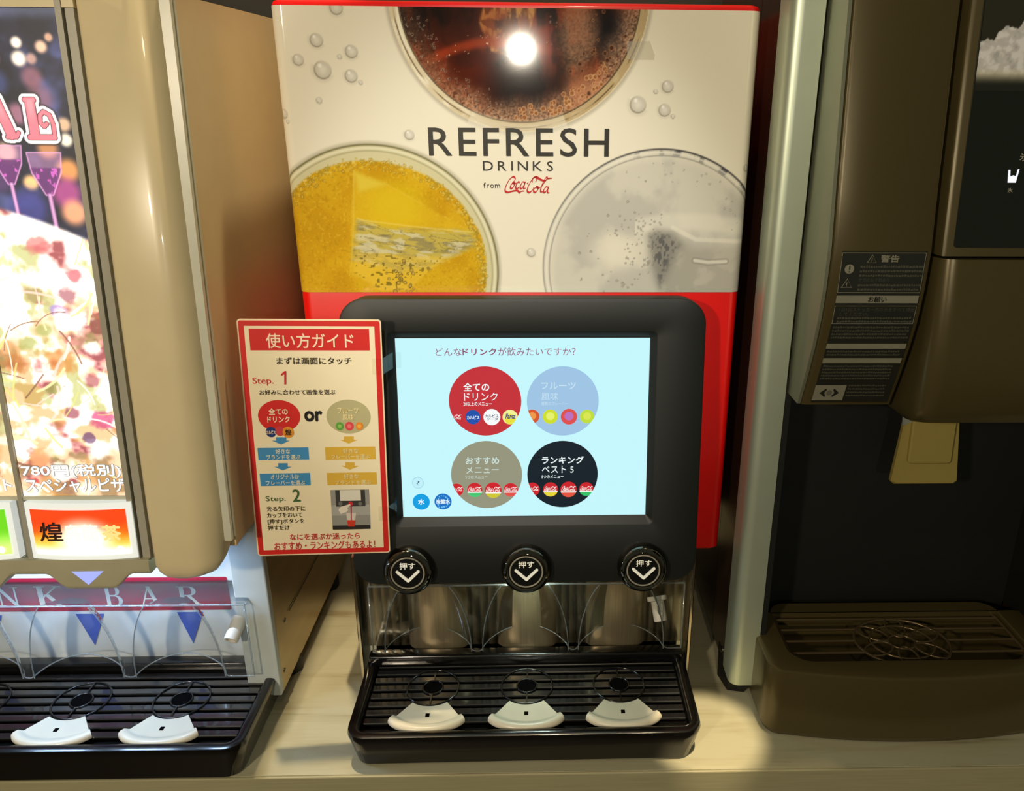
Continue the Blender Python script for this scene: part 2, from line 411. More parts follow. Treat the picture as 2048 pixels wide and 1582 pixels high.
def drip_tray(parent, xa, xb, yt, yb, yback, zt, bays, cy, slats, back_lip):
    def lp(i, yf, z, r): return [(p[0], p[1], z) for p in rrect(xa+i, xb-i, yf, yback, (r, .004, .004, r), 6)]
    L = [lp(.010, yb+.004, .0006, .014), lp(.008, yb, .003, .016), lp(.001, yt+.001, zt-.010, .020), lp(0, yt, zt-.005, .020), lp(.001, yt+.001, zt-.001, .019), lp(.004, yt+.004, zt, .016)]
    def li(i, z, r): return [(p[0], p[1], z) for p in rrect(xa+i, xb-i, yt+i, yback-.010, (r, .003, .003, r), 6)]
    L += [li(.0085, zt, .012), li(.0105, zt-.001, .010), li(.0125, zt-.006, .009), li(.0125, zt-.012, .009)]
    t = add('drip_tray', fix(MB().loops(L, True, True).mesh('drip_tray')), M_gloss, parent, sm=45)
    add('back_ledge', rbox('back_ledge', xa+.002, xb-.002, yback-.012, yback+.004, .004, back_lip, .003, 3), M_gloss, t, sm=45)
    w = slats[1] if len(slats) > 1 else .009
    sl = rbox('slat', xa+.0135, xb-.0135, -.0043, .0043, -.0035, 0, .0009, 1); sl.materials.append(M_slat)
    for y in slats: add('slat', sl, None, t, loc=(0, y, zt-.0065))
    for x in bays:
        add('ring', RING_O, None, t, loc=(x, cy, zt-.0058)); add('ring', RING_I, None, t, loc=(x, cy, zt-.0058))
        add('spoke', SPOKE, None, t, loc=(x, cy, zt-.0058)); add('spoke', SPOKE, None, t, loc=(x, cy-.0404, zt-.0058))
        add('drain_hole', HOLE, None, t, loc=(x, cy, zt-.0061))
        add('cup_pad', PAD, None, t, loc=(x, cy, zt-.0066), label='cream fan-shaped cup rest'); add('pad_slot', SLOT, None, t, loc=(x, cy-.047, zt-.0035))
    return t

def splash_guard(parent, xa, xb, y, yb, zw, zc, ztop, bays, hw, depth, m, edge):
    nx, nz = 240, 26; V, F = [], []
    crown = ztop + .014
    def aw(z):
        q = min(max((z - zw)/(crown - zw), 0), 1); return hw*math.sqrt(max(1-q**2.0, 0))
    def yz(x, z):
        b = 0
        for c in bays:
            a = aw(z)
            if abs(x-c) < a: b = max(b, depth*math.sqrt(1-((x-c)/a)**2)*min(1, a/(hw*.5)))
        return y + b
    def hem(x):
        for c in bays:
            if abs(x-c) < hw*1.08: return zw + (zc-zw)*(1-((x-c)/(hw*1.08))**2)
        return zw
    for j in range(nz+1):
        for i in range(nx+1):
            x = xa+(xb-xa)*i/nx
            if j <= nz-3:
                h = hem(x); z = h+(ztop-.004-h)*j/(nz-3); V.append((x, yz(x, z), z))
            else:
                k = j-(nz-3); V.append((x, (y+.003, y+.008, yb)[k-1], (ztop-.001, ztop, ztop)[k-1]))
    F = [(j*(nx+1)+i, j*(nx+1)+i+1, (j+1)*(nx+1)+i+1, (j+1)*(nx+1)+i) for j in range(nz) for i in range(nx)]
    g = add('splash_guard', new_mesh('splash_guard', V, F), m, parent, label='clear moulded splash guard with arched bays', sm=60)
    for c in bays:
        for sg in (-1, 1):
          P = []
          for k in range(17):
            q = sg*k/16; z = ztop-.003 - (ztop-.003-zw)*abs(q); a = aw(z)
            P.append((c + sg*a, y-.0003, z))
          add('arch_edge', MB().tube(P, .0007, 5).mesh('arch_edge'), edge, g, sm=80)
    P = [(xa+(xb-xa)*i/120, yz(xa+(xb-xa)*i/120, hem(xa+(xb-xa)*i/120)), hem(xa+(xb-xa)*i/120)) for i in range(121)]
    add('hem', MB().tube(P, .0007, 5).mesh('hem'), edge, g, sm=80)
    add('top_edge', MB().tube([(xa, y+.001, ztop-.002), (xb, y+.001, ztop-.002)], .0012, 6).mesh('top_edge'), edge, g, sm=80)
    for x in (xa, xb):
        add('side_edge', MB().tube([(x, y, zw), (x, y, ztop-.003), (x, yb, ztop-.001)], .0009, 5).mesh('side_edge'), edge, g, sm=80)
    return g
def drain_nozzle(parent, base, direc, r, ln, collar=True):
    b = Vector(base); d = Vector(direc).normalized()
    fr = Frame(b, d.orthogonal(), d.cross(d.orthogonal()))
    prof = [(r*.2, 0), (r, 0), (r, ln*.94), (r*.93, ln), (r*.68, ln), (r*.66, ln*.4)]
    n = add('drain_nozzle', fix(lathe(fr, 0, 0, prof, 24).mesh('drain_nozzle')), M_white, parent, label='white plastic tube end', sm=40)
    if collar:
        fr2 = Frame(b - d*.001, fr.ex, fr.ey)
        add('collar', fix(lathe(fr2, 0, 0, [(r*.3, -.002), (r*1.5, -.002), (r*1.5, .003), (r*1.1, .004)], 24).mesh('collar')), M_white, n, sm=40)
    return n

# ------------------------------------------------------------------ centre: touch-screen soft drink dispenser
cd = thing('drink_dispenser', 'red touch-screen soft drink dispenser with white printed front, middle machine', 'drink dispenser', (-.025, .80, 0), R(0.5))
XL, XR, YF, YB = -.2515, .199, .80, 1.07
RC = .011
def cover_loop(i, z, r): return [(p[0], p[1], z) for p in rrect(XL+i, XR-i, YF+i, YB-i, r, 8)]
L = [cover_loop(.010, .176, .006), cover_loop(.002, .176, .010), cover_loop(0, .178, RC), cover_loop(0, .744, RC), cover_loop(.0015, .7465, .010), cover_loop(.006, .748, .006)]
add('cover', fix(MB().loops(L).mesh('cover')), M_red, cd, label='glossy red cover', sm=35)

# the printed white sheet wrapped round the cover's front
def sheet_map(s, t, off=.0006):
    flat_l, flat_r = XL+RC, XR-RC; q = math.pi/2*RC
    x = np.array(s, float); y = np.full(x.shape, YF - off)
    r = RC+off
    l = s < flat_l; a = np.clip((flat_l-s)/RC, 0, math.pi/2)
    x = np.where(l, flat_l - r*np.sin(a), x); y = np.where(l, YF+RC - r*np.cos(a), y)
    ex = np.where(l, np.maximum(flat_l-s-q, 0), 0); y = y+ex
    k = s > flat_r; a = np.clip((s-flat_r)/RC, 0, math.pi/2)
    x = np.where(k, flat_r + r*np.sin(a), x); y = np.where(k, YF+RC - r*np.cos(a), y)
    y = y+np.where(k, np.maximum(s-flat_r-q, 0), 0)
    return np.stack([x, y, np.array(t, float)], -1)
def paint_sheet():
    S = np.concatenate([[-.49, -.40, -.30, -.266, -.258], np.linspace(-.2555, .203, 640), [.206, .212]]); T = np.linspace(.4792, .7425, 370)
    s, t = np.meshgrid(S*1000, T*1000); img = np.zeros(s.shape+(3,)); img[...] = (241, 235, 216)
    # droplets
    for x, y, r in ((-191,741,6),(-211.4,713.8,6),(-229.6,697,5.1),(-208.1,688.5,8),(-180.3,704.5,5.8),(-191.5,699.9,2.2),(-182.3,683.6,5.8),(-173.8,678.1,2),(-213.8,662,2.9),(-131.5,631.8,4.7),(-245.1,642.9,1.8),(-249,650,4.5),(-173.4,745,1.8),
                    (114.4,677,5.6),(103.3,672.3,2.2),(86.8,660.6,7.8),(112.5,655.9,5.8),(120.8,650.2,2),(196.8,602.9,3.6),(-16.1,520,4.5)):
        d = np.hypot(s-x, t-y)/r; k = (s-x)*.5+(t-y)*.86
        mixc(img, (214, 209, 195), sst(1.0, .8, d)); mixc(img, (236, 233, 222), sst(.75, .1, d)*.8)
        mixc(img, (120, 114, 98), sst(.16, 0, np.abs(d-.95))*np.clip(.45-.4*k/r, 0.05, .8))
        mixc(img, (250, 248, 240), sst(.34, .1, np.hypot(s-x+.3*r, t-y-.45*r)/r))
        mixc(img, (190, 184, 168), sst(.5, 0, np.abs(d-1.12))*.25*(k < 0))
    def bubbles(cx, cy, n, rr, r0, r1, a0, a1, size, col, edge, seed, op=.8):
        g = np.random.default_rng(seed)
        for _ in range(n):
            a = R(g.uniform(a0, a1)); r = rr*g.uniform(r0, r1); z = g.uniform(*size)
            x, y = cx+r*math.cos(a), cy+r*math.sin(a)
            i0, i1 = np.searchsorted(S*1000, [x-z*1.4, x+z*1.4]); j0, j1 = np.searchsorted(T*1000, [y-z*1.4, y+z*1.4])
            if i1 <= i0 or j1 <= j0: continue
            d = np.hypot(s[j0:j1, i0:i1]-x, t[j0:j1, i0:i1]-y)/z; v = img[j0:j1, i0:i1]
            mixc(v, col, sst(1.0, .6, d)*op); mixc(v, edge, sst(.3, 0, np.abs(d-.9))*op)
    # --- cola seen from above
    cx, cy, r = -24.8, 754.5, 119.8
    d = np.hypot(s-cx, t-cy)/r; an = np.arctan2(t-cy, s-cx)
    mixc(img, (150, 140, 122), sst(.035, 0, np.abs(d-1.005))*.45)
    mixc(img, (222, 208, 176), (d < 1.0)*1.0)
    rim = fbm(an*9, d*30, 5); mixc(img, (252, 246, 226), (d < .995)*sst(.5, .75, rim)*.8)
    mixc(img, (165, 135, 86), (d < .99)*sst(.0, .7, np.cos(an+.75))*.55)
    mixc(img, (96, 76, 50), sst(.008, 0, np.abs(d-.968))*sst(.35, .6, fbm(an*5, d*3, 9)))
    mixc(img, (60, 46, 34), sst(.010, 0, np.abs(d-.925))*.85)
    liq = sst(.925, .915, d)
    n1 = fbm(s/26+3, t/22, 21, 5); n2 = fbm(s/12, t/30+7, 33, 4); n3 = fbm(s/60, t/60, 40, 3)
    c = np.zeros_like(img); c[...] = (56, 20, 10)
    mixc(c, (24, 17, 17), sst(.45, .62, n1)); mixc(c, (142, 48, 22), sst(.50, .70, n2)*.8); mixc(c, (96, 32, 16), sst(.45, .7, n3)*.7)
    mixc(c, (28, 26, 30), sst(40, 8, np.hypot((s-62)*.9, t-722))*.9)          # dark right
    mixc(c, (30, 20, 18), sst(60, 15, np.hypot((s+95)*.8, t-745))*.7)
    mixc(c, (30, 30, 34), sst(46, 10, np.hypot((s+18)*.75, t-668))*.75)
    ice = sst(1.5, -1.5, poly_d(s, t, [(-52, 760), (-6, 760), (-14, 728), (-28, 700), (-52, 706), (-62, 730)]))
    mixc(c, (120, 66, 34), ice*.75); mixc(c, (196, 142, 78), ice*sst(.5, .68, fbm(s/5, t/14+3, 55))*.9)
    mixc(c, (70, 30, 18), ice*sst(.55, .7, fbm(s/9+9, t/9, 58))*.8)
    streak = np.abs((t-706) - .10*(s+60) - 7*np.sin((s+100)/26)); mixc(c, (170, 62, 30), sst(7, 1, streak)*sst(30, -40, s)*sst(-125, -95, s)*.7)
    mixc(c, (255, 225, 190), (vnoise(s/1.7, t/1.7, 61) > .93)*sst(12, 3, streak)*.8*(s < 0))
    mixc(c, (150, 70, 34), sst(34, 6, np.hypot((s+40)*.8, t-726))*sst(.42, .62, fbm(s/11, t/9, 64))*.6)
    mixc(c, (190, 146, 112), sst(30, 8, np.hypot((s-30)*1.2, (t-716)*.6))*(.25+.5*vnoise(s/1.5, t/1.5, 66)))
    mixc(c, (150, 62, 34), sst(30, 6, np.hypot((s-40), (t-676)*1.1))*.6)
    # foam and fine fizz towards the rim
    fo = sst(.70, .92, d + .10*(fbm(an*7, d*4, 71)-.5))
    mixc(c, (206, 162, 128), fo*(.45+.55*vnoise(s/1.3, t/1.3, 73))*np.clip(.25+.75*sst(-.4, .8, np.cos(an+1.1)), 0, 1))
    mixc(c, (70, 40, 30), fo*(vnoise(s/1.6, t/1.6, 77) > .76)*.6)
    mixc(c, (196, 142, 104), sst(.30, .0, np.abs(an+.95))*sst(.55, .85, d)*.45)
    mixc(c, (150, 108, 84), sst(26, 6, np.hypot((s-28), (t-728)*.6))*(.3+.5*vnoise(s/1.4, t/1.4, 79)))
    mixc(img, (0, 0, 0), liq*0); a = liq[..., None]; img[...] = img*(1-a)+c*a
    bubbles(cx, cy, 60, r, .78, .9, -95, -35, (1.0, 2.6), (150, 92, 58), (214, 170, 120), 4)
    bubbles(cx, cy, 18, r, .62, .9, -55, -10, (1.0, 2.6), (70, 40, 28), (150, 104, 72), 8)
    bubbles(cx, cy, 90, r, .72, .91, -170, -100, (.5, 1.2), (60, 40, 34), (190, 168, 150), 12, .6)
    bubbles(cx, cy, 30, r, .2, .6, -60, 40, (.6, 1.4), (100, 66, 50), (170, 130, 100), 15, .6)
    mixc(img, (238, 232, 214), sst(.10, .02, np.abs(d-.985))*(an < -1.2)*(an > -2.0)*.55)
    # --- orange soda
    cx, cy, r = -171.0, 501.5, 122.0
    d = np.hypot(s-cx, t-cy)/r; an = np.arctan2(t-cy, s-cx)
    mixc(img, (170, 165, 140), sst(.03, 0, np.abs(d-1.005))*.5)
    mixc(img, (214, 207, 166), (d < 1.0)*1.0); mixc(img, (112, 108, 78), sst(.014, 0, np.abs(d-.992))*.85)
    mixc(img, (150, 146, 112), sst(.010, 0, np.abs(d-.945))*.5); mixc(img, (236, 232, 206), sst(.016, 0, np.abs(d-.967))*.8)
    edge = .90 + .03*(fbm(an*6, d*2, 82)-.5); liq = sst(.012, -.012, d-edge+.03*sst(.4, 1.5, an)*sst(2.6, 1.5, an))
    n1 = fbm(s/30, t/30, 83, 5); n2 = vnoise(s/1.8, t/1.8, 87)
    c = np.zeros_like(img); c[...] = (206, 158, 26); mixc(c, (218, 176, 34), sst(.40, .70, n1)*.8); mixc(c, (192, 146, 24), sst(.5, .3, n1)*.4)
    mixc(c, (232, 196, 60), (n2 > .8)*.35); mixc(c, (170, 128, 20), (n2 < .2)*.3)
    mixc(c, (222, 198, 30), sst(40, 6, np.hypot((s+150)*.8, (t-564)))*.75)
    mixc(c, (150, 132, 56), sst(.80, .9, d)*(vnoise(s/2.2, t/2.2, 90) > .52)*.6); mixc(c, (240, 220, 130), sst(.78, .9, d)*(vnoise(s/1.9+5, t/1.9, 91) > .7)*.7)
    # ice cube
    cube = poly_d(s, t, [(-187, 598), (-157, 586), (-75, 540), (-70, 525), (-122, 503), (-155, 483), (-199, 498), (-193, 550)])
    mixc(c, (224, 188, 40), sst(2, -3, cube)*.5); mixc(c, (236, 206, 90), sst(1.6, 0, np.abs(cube))*.25*sst(.4, .6, fbm(s/9, t/9, 94)))
    tri = poly_d(s, t, [(-187, 598), (-157, 586), (-184, 578)]); mixc(c, (226, 206, 80), sst(4, -4, tri)*.7)
    wedge = poly_d(s, t, [(-188, 551), (-150, 543), (-75, 541), (-72, 527), (-118, 505), (-150, 500), (-196, 512)])
    wn = fbm(s/14+t/9, t/4, 95, 5); w = sst(4, -5, wedge)
    mixc(c, (186, 176, 104), w*.7); mixc(c, (132, 124, 96), w*sst(.48, .62, wn)*.6); mixc(c, (214, 208, 176), w*sst(.52, .66, fbm(s/12+2+t/8, t/4, 98))*.75); mixc(c, (104, 98, 74), w*sst(.035, 0, np.abs(fbm(s/15+t/10, t/7, 99)-.5))*.55)
    low = poly_d(s, t, [(-192, 520), (-100, 515), (-120, 500), (-140, 482), (-170, 480), (-196, 500)])
    mixc(c, (232, 196, 70), sst(2, -2, low)*.55); mixc(c, (92, 78, 30), sst(2, -4, low)*(vnoise(s/3.0, t/2.4, 101) > .74)*.6)
    mixc(c, (96, 84, 60), sst(2.2, 0, np.abs(poly_d(s, t, [(-187, 551), (-150, 541), (-73, 540)])))*.0)
    mixc(c, (245, 226, 140), sst(1.2, 0, seg_d(s, t, [(-187, 553), (-181, 551), (-130, 545), (-76, 540)]))*.45)
    mixc(c, (235, 214, 110), sst(1.2, 0, seg_d(s, t, [(-187, 598), (-191, 552), (-197, 505)]))*.35)
    a = liq[..., None]; img[...] = img*(1-a)+c*a
    bubbles(cx, cy, 60, r, .82, .90, -10, 60, (.8, 2.2), (222, 190, 80), (150, 124, 40), 20, .6)
    bubbles(cx, cy, 120, r, .80, .90, 60, 160, (.6, 1.7), (214, 184, 74), (140, 116, 40), 22, .6)
    bubbles(cx+22, cy-8, 30, 20, .0, 1, 0, 360, (.8, 2.2), (190, 160, 80), (70, 56, 26), 24, .7)
    # --- clear soda
    cx, cy, r = 112.0, 504.0, 117.0
    d = np.hypot(s-cx, t-cy)/r; an = np.arctan2(t-cy, s-cx)
    n1 = fbm(s/40, t/40, 120, 5)
    c = np.zeros_like(img); c[...] = (214, 210, 196); mixc(c, (186, 184, 176), sst(.42, .62, n1)*.7); mixc(c, (236, 230, 212), sst(30, 5, np.hypot((s-68)*.8, t-520))*.8)
    mixc(c, (232, 228, 212), sst(12, 4, np.abs(t-551+.002*(s-140)**2))*(s > 88)*.6)
    mixc(c, (230, 226, 210), sst(.86, .95, d)*.7)
    mixc(c, (80, 80, 92), sst(.05, 0, np.abs(d-.975))*sst(.5, .7, fbm(an*14, d*6, 125))*sst(.2, .6, an)*sst(2.2, 1.2, an)*.9)
    dk = poly_d(s, t, [(103, 536), (110, 541), (124, 538), (134, 528), (122, 500), (116, 484), (107, 505)])
    sh = poly_d(s, t, [(104, 538), (130, 538), (148, 526), (210, 527), (210, 470), (118, 470)])
    mixc(c, (178, 174, 162), sst(6, -8, sh)*.85); mixc(c, (150, 147, 138), sst(6, -10, sh)*sst(200, 110, s)*.45); mixc(c, (196, 192, 178), sst(4, -4, sh)*sst(.5, .65, fbm(s/16, t/16, 130))*.6)
    mixc(c, (132, 130, 124), sst(9, -7, dk)*.8); mixc(c, (84, 84, 86), sst(3, -7, dk)*sst(.45, .7, vnoise(s/1.8, t/2.6, 133))*.7)
    mixc(c, (236, 232, 216), sst(3.2, 1, seg_d(s, t, [(126, 545), (150, 533), (205, 531)]))*.6)
    mixc(c, (240, 236, 224), sst(2.4, .8, seg_d(s, t, [(150, 512), (164, 510), (182, 511)]))*.6); mixc(c, (140, 136, 126), sst(1.3, 0, np.abs(seg_d(s, t, [(150, 512), (164, 510), (182, 511)])-2.6))*.5)
    a = sst(1.0, .992, d)[..., None]; img[...] = img*(1-a)+c*a
    mixc(img, (66, 64, 66), sst(.013, 0, np.abs(d-.992))*np.clip(.55+.45*np.cos(an-.9), .35, 1)); mixc(img, (240, 236, 222), sst(.014, 0, np.abs(d-.965))*.8)
    mixc(img, (130, 126, 118), sst(.010, 0, np.abs(d-.94))*.55)
    bubbles(cx, cy, 75, r, .05, .75, 95, 215, (.5, 1.5), (168, 164, 152), (130, 126, 116), 30, .7)
    bubbles(92, 545, 45, 26, 0, 1, 0, 360, (.4, 1.2), (170, 166, 156), (140, 136, 126), 31, .7)
    bubbles(cx, cy, 30, r, .7, .92, 20, 110, (.5, 1.4), (190, 186, 176), (140, 138, 134), 33, .6)
    return S, T, img
S_, T_, IMG_ = paint_sheet()
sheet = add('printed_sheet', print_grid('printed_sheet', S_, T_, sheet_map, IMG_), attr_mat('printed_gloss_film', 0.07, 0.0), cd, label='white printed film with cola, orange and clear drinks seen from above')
WF = Frame((0, YF-.0006, 0), (1, 0, 0), (0, 0, 1))
M_ink = mat('black_ink', (34, 30, 22), 0.4); M_redink = mat('red_ink', (196, 22, 28), 0.4)
text(sheet, WF, 'REFRESH', (-.1137, .6125, .0597, .6388), M_ink, 0.006, spacing=.17)
text(sheet, WF, 'DRINKS', (-.0624, .5990, .0058, .6082), M_ink, 0.0, spacing=.30)
text(sheet, WF, 'from', (-.0623, .5828, -.0462, .5879), M_ink, 0.0, spacing=.12)
script_logo(sheet, WF, (-.0422, .5779, .0048, .5937), M_redink)
# bits of clear tape left on the film
tape = clear_mat('clear_tape', (0.93, 0.92, 0.88), 0.15, 1.5, 0.25, (0.8, 0.78, 0.7))
add('tape_scrap', flat(WF, [(.0745, .7155), (.0955, .7160), (.1005, .7040), (.1000, .7000), (.0750, .7000)], .0008), tape, sheet)

# base behind the drip tray
bs = add('base', MB().box(-.219, .1665, .806, 1.05, .004, .176).mesh('base'), M_steel2, cd, label='stainless steel base')
for xa, xb in ((-.2235, -.219), (.1665, .171)):
    add('side_panel', rbox('side_panel', xa, xb, .788, 1.05, .003, .178, .001, 1), M_steel, bs)
def back_plate():
    V, F = [], []; n = 160
    for i in range(n+1):
        x = -.219+(.1665+.219)*i/n; y = .806
        for c in (-.131, -.0243, .081):
            if abs(x-c) < .034: y = min(y, .806-.012*math.sqrt(1-((x-c)/.034)**2))
        V += [(x, y, .045), (x, y, .176)]
    F = [(2*i, 2*i+2, 2*i+3, 2*i+1) for i in range(n)]
    return new_mesh('back_plate', V, F)
add('back_plate', back_plate(), mat('satin_steel_plate', (176, 160, 128), .30, .75, vary=.1, scale=16, stretch=(30, 1, 1)), bs, sm=50)
for x in (-.131, -.0243, .081):     # dispensing nozzles under the panel
    f_ = Frame((x, .765, .19), (1, 0, 0), (0, -1, 0))
    add('outlet', fix(lathe(f_, 0, 0, [(.012, -.005), (.012, .018), (.009, .024), (.006, .024)], 24).mesh('outlet')), M_black, bs, sm=40)

# touch panel
K = .11
PF = Frame((0, .7322, .1768), (1, 0, 0), (0, K, 1))          # t = 0 at the lower edge
TT = (.4801-.1768)*math.sqrt(1+K*K)
SX0, SX1, ST0, ST1 = -.1525, .1033, .0748, .2648
def pl(a, b, c, d, r, h): return [PF.p(s, t, h) for s, t in rrect(a, b, c, d, r, 8)]
L = [pl(-.204, .157, .004, TT-.002, .024, -.036), pl(-.2062, .1588, 0, TT, .026, -.030), pl(-.2062, .1588, 0, TT, .026, -.003), pl(-.2055, .158, .0008, TT-.0008, .0255, -.0008), pl(-.2035, .156, .003, TT-.003, .0235, 0),
     pl(SX0-.008, SX1+.008, ST0-.009, ST1+.008, .006, 0), pl(SX0-.0065, SX1+.0065, ST0-.0075, ST1+.0065, .005, -.0006), pl(SX0-.0012, SX1+.0012, ST0-.0012, ST1+.0012, .002, -.0065), pl(SX0+.001, SX1-.001, ST0+.001, ST1-.001, .001, -.0068)]
tp = add('touch_panel', fix(MB().loops(L, True, False).mesh('touch_panel')), M_black, cd, label='black touch screen housing with rounded corners', sm=35)
add('mount', MB().box(-.18, .13, .772, .801, .20, .44).mesh('mount'), M_black, tp)
SF = Frame(PF.p(0, 0, -.0066), (1, 0, 0), (0, K, 1))
def em(name, rgb, k=1.0): return mat('screen_'+name, rgb, 0.3, emit=k, vary=0.0) if ('screen_'+name) not in MATS else MATS['screen_'+name]
def screen_mat(name, rgb, k=1.0):
    if name in MATS: return MATS[name]
    m = bpy.data.materials.new(name); m.use_nodes = True; nt = m.node_tree; b = nt.nodes['Principled BSDF']
    b.inputs['Base Color'].default_value = (0.01, 0.01, 0.01, 1); b.inputs['Roughness'].default_value = 0.15
    rg = nt.nodes.new('ShaderNodeRGB'); rg.outputs[0].default_value = hexc(*rgb)
    nt.links.new(rg.outputs[0], b.inputs['Emission Color']); b.inputs['Emission Strength'].default_value = k
    MATS[name] = m; return m
def scr(rgb): return screen_mat('lit_%d_%d_%d' % rgb, rgb, 1.0)
screen = add('screen', flat(SF, [(SX0, ST0), (SX1, ST0), (SX1, ST1), (SX0, ST1)], 0), scr((196, 246, 252)), cd, label='lit touch screen with round drink menus')
# layout of the screen picture: measured on a 1790 x 1264 raster, mapped to the glass
QC = np.array([(100, 135), (1913, 138), (1875, 1392), (153, 1408)], float)
def homog(src, dst):
    A = []
    for (x, y), (u, v) in zip(src, dst): A += [[x, y, 1, 0, 0, 0, -u*x, -u*y, -u], [0, 0, 0, x, y, 1, -v*x, -v*y, -v]]
    return np.linalg.svd(np.array(A))[2][-1].reshape(3, 3)
HS = homog(QC, [(SX0, ST1), (SX1, ST1), (SX1, ST0), (SX0, ST0)])
def hp(Hm, x, y):
    q = Hm @ np.array((x, y, 1.0)); return (q[0]/q[2], q[1]/q[2])
def sb(Hm, l, t, r, b):
    p = hp(Hm, l, b); q = hp(Hm, r, t); return (p[0], p[1], q[0], q[1])
def S_(x, y): return hp(HS, x, y)
def srad(cx, cy, rx, ry=None):
    ry = ry or rx; a, b = S_(cx-rx, cy), S_(cx+rx, cy); c, d = S_(cx, cy-ry), S_(cx, cy+ry)
    return S_(cx, cy) + ((b[0]-a[0])/2, (c[1]-d[1])/2)
def st_(body, l, t, r, b, rgb, off=0.0, h=.0006): text(screen, SF, body, sb(HS, l, t, r, b), scr(rgb), off, h)
def icon(parent_c, x, y, r, rgb, lower=None, h=.0004):
    cx, cy, rx, ry = srad(x, y, r); q = clip_ell(ell(cx, cy, rx, rx), *parent_c)
    if len(q) < 3: return
    add('menu_icon', flat(SF, q, h), scr(rgb), screen)
    if lower:
        lo_, wave = lower
        yl = cy - rx*.25
        q2 = clip_poly(q, lambda p: p[1] <= yl, lambda a, b: (a[0]+(b[0]-a[0])*(yl-a[1])/(b[1]-a[1]), yl))
        if len(q2) > 2: add('menu_icon', flat(SF, q2, h+.0001), scr(wave), screen)
        yl -= rx*.16
        q2 = clip_poly(q, lambda p: p[1] <= yl, lambda a, b: (a[0]+(b[0]-a[0])*(yl-a[1])/(b[1]-a[1]), yl))
        if len(q2) > 2: add('menu_icon', flat(SF, q2, h+.0002), scr(lo_), screen)
MV = (150, 78, 112)
st_('どんな', 390, 205, 575, 260, MV, -.004); st_('ドリンク', 582, 208, 822, 258, (146, 60, 96), .018); st_('が飲みたいですか？', 835, 203, 1385, 262, MV, -.004)
circ = {}
for nm, x, y, rx, ry, rgb in (('red', 741, 585, 258, 246, (196, 44, 54)), ('blue', 1293, 586, 255, 246, (158, 196, 228)), ('olive', 749, 1108, 253, 239, (148, 148, 124)), ('black', 1289, 1105, 250, 236, (4, 24, 36))):
    circ[nm] = srad(x, y, rx, ry)
    add('menu_circle', flat(SF, ell(*circ[nm], n=64), .0002), scr(rgb), screen)
WH = (236, 250, 250); PB = (196, 224, 240); PO = (206, 226, 218)
st_('全ての', 587, 452, 770, 512, WH, .022); st_('ドリンク', 592, 522, 830, 580, WH, .004); st_('20以上のメニュー', 587, 587, 788, 617, WH, .01)
st_('フルーツ', 1140, 450, 1385, 500, PB, .016); st_('風味', 1140, 522, 1262, 578, PB, 0); st_('複数のフレーバー', 1140, 590, 1328, 614, PB, 0)
st_('おすすめ', 600, 980, 838, 1032, PO, .02); st_('メニュー', 605, 1047, 835, 1098, PO, .0); st_('5つのメニュー', 598, 1110, 755, 1135, PO, 0)
st_('ランキング', 1142, 975, 1440, 1030, WH, .02); st_('ベスト 5', 1142, 1043, 1368, 1095, WH, .004); st_('5つのメニュー', 1140, 1108, 1295, 1132, WH, .01)
RDI = (205, 28, 40)
icon(circ['red'], 654, 697, 53, (20, 78, 170)); st_('カルピス', 610, 686, 700, 712, (230, 245, 252), .03)
icon(circ['red'], 788, 697, 60, (246, 250, 250)); st_('カルピス', 740, 676, 836, 700, (40, 50, 80), .02); st_('ソーダ', 752, 700, 834, 720, (40, 50, 80), .01)
icon(circ['red'], 918, 697, 54, (240, 240, 150)); icon(circ['red'], 918, 712, 38, (232, 224, 60), h=.0005)
text(screen, SF, 'Fanta', sb(HS, 884, 672, 954, 708), scr((20, 60, 130)), .03, .0008, shear=.001)
for x, y, r, c1, c2 in ((1075, 693, 51, (214, 84, 40), (236, 150, 70)), (1203, 695, 53, (206, 222, 40), (230, 240, 110)), (1336, 695, 58, (222, 76, 76), (186, 110, 190)), (1465, 695, 51, (190, 220, 60), (216, 230, 80))):
    icon(circ['blue'], x, y, r, c1); icon(circ['blue'], x, y-4, r*.55, c2, h=.0005)
for cn, L4 in (('olive', ((535, 1215, 48, None), (664, 1215, 54, (70, 200, 110)), (796, 1217, 59, (206, 196, 50)), (920, 1215, 51, (226, 80, 70)))), ('black', ((1075, 1212, 51, None), (1203, 1212, 53, (226, 214, 50)), (1331, 1212, 58, (226, 84, 64)), (1457, 1210, 51, (50, 190, 100))))):
    cc = circ[cn]
    for x, y, r, lo_ in L4:
        icon(cc, x, y, r, RDI, (lo_ or (200, 30, 44), (246, 246, 240)) if lo_ else None)
        b4 = sb(HS, x-r*.88, y-r*.42, x+r*.92, y+r*.18)
        script_logo(screen, SF, b4, scr((250, 240, 236)), .0009, keep=lambda p, q, cc=cc: ((p-cc[0])/cc[2])**2+((q-cc[1])/cc[3])**2 < .97, w=(10, 24))
cc = circ['red']; script_logo(screen, SF, sb(HS, 470, 678, 574, 712), scr((250, 236, 236)), .0009, keep=lambda p, q: ((p-cc[0])/cc[2])**2+((q-cc[1])/cc[3])**2 < .97, w=(10, 24))
c4 = srad(259, 1164, 41); add('help_ring', flat(SF, ell(*c4), .0002), scr((150, 190, 210)), screen); add('help_button', flat(SF, ell(c4[0], c4[1], c4[2]*.93, c4[3]*.93), .0004), scr((192, 240, 250)), screen)
st_('?', 250, 1150, 270, 1180, (70, 100, 120), .0)
c4 = srad(282, 1300, 61, 57); add('water_button', flat(SF, ell(*c4), .0003), scr((0, 158, 226)), screen); st_('水', 260, 1278, 305, 1320, WH, .02)
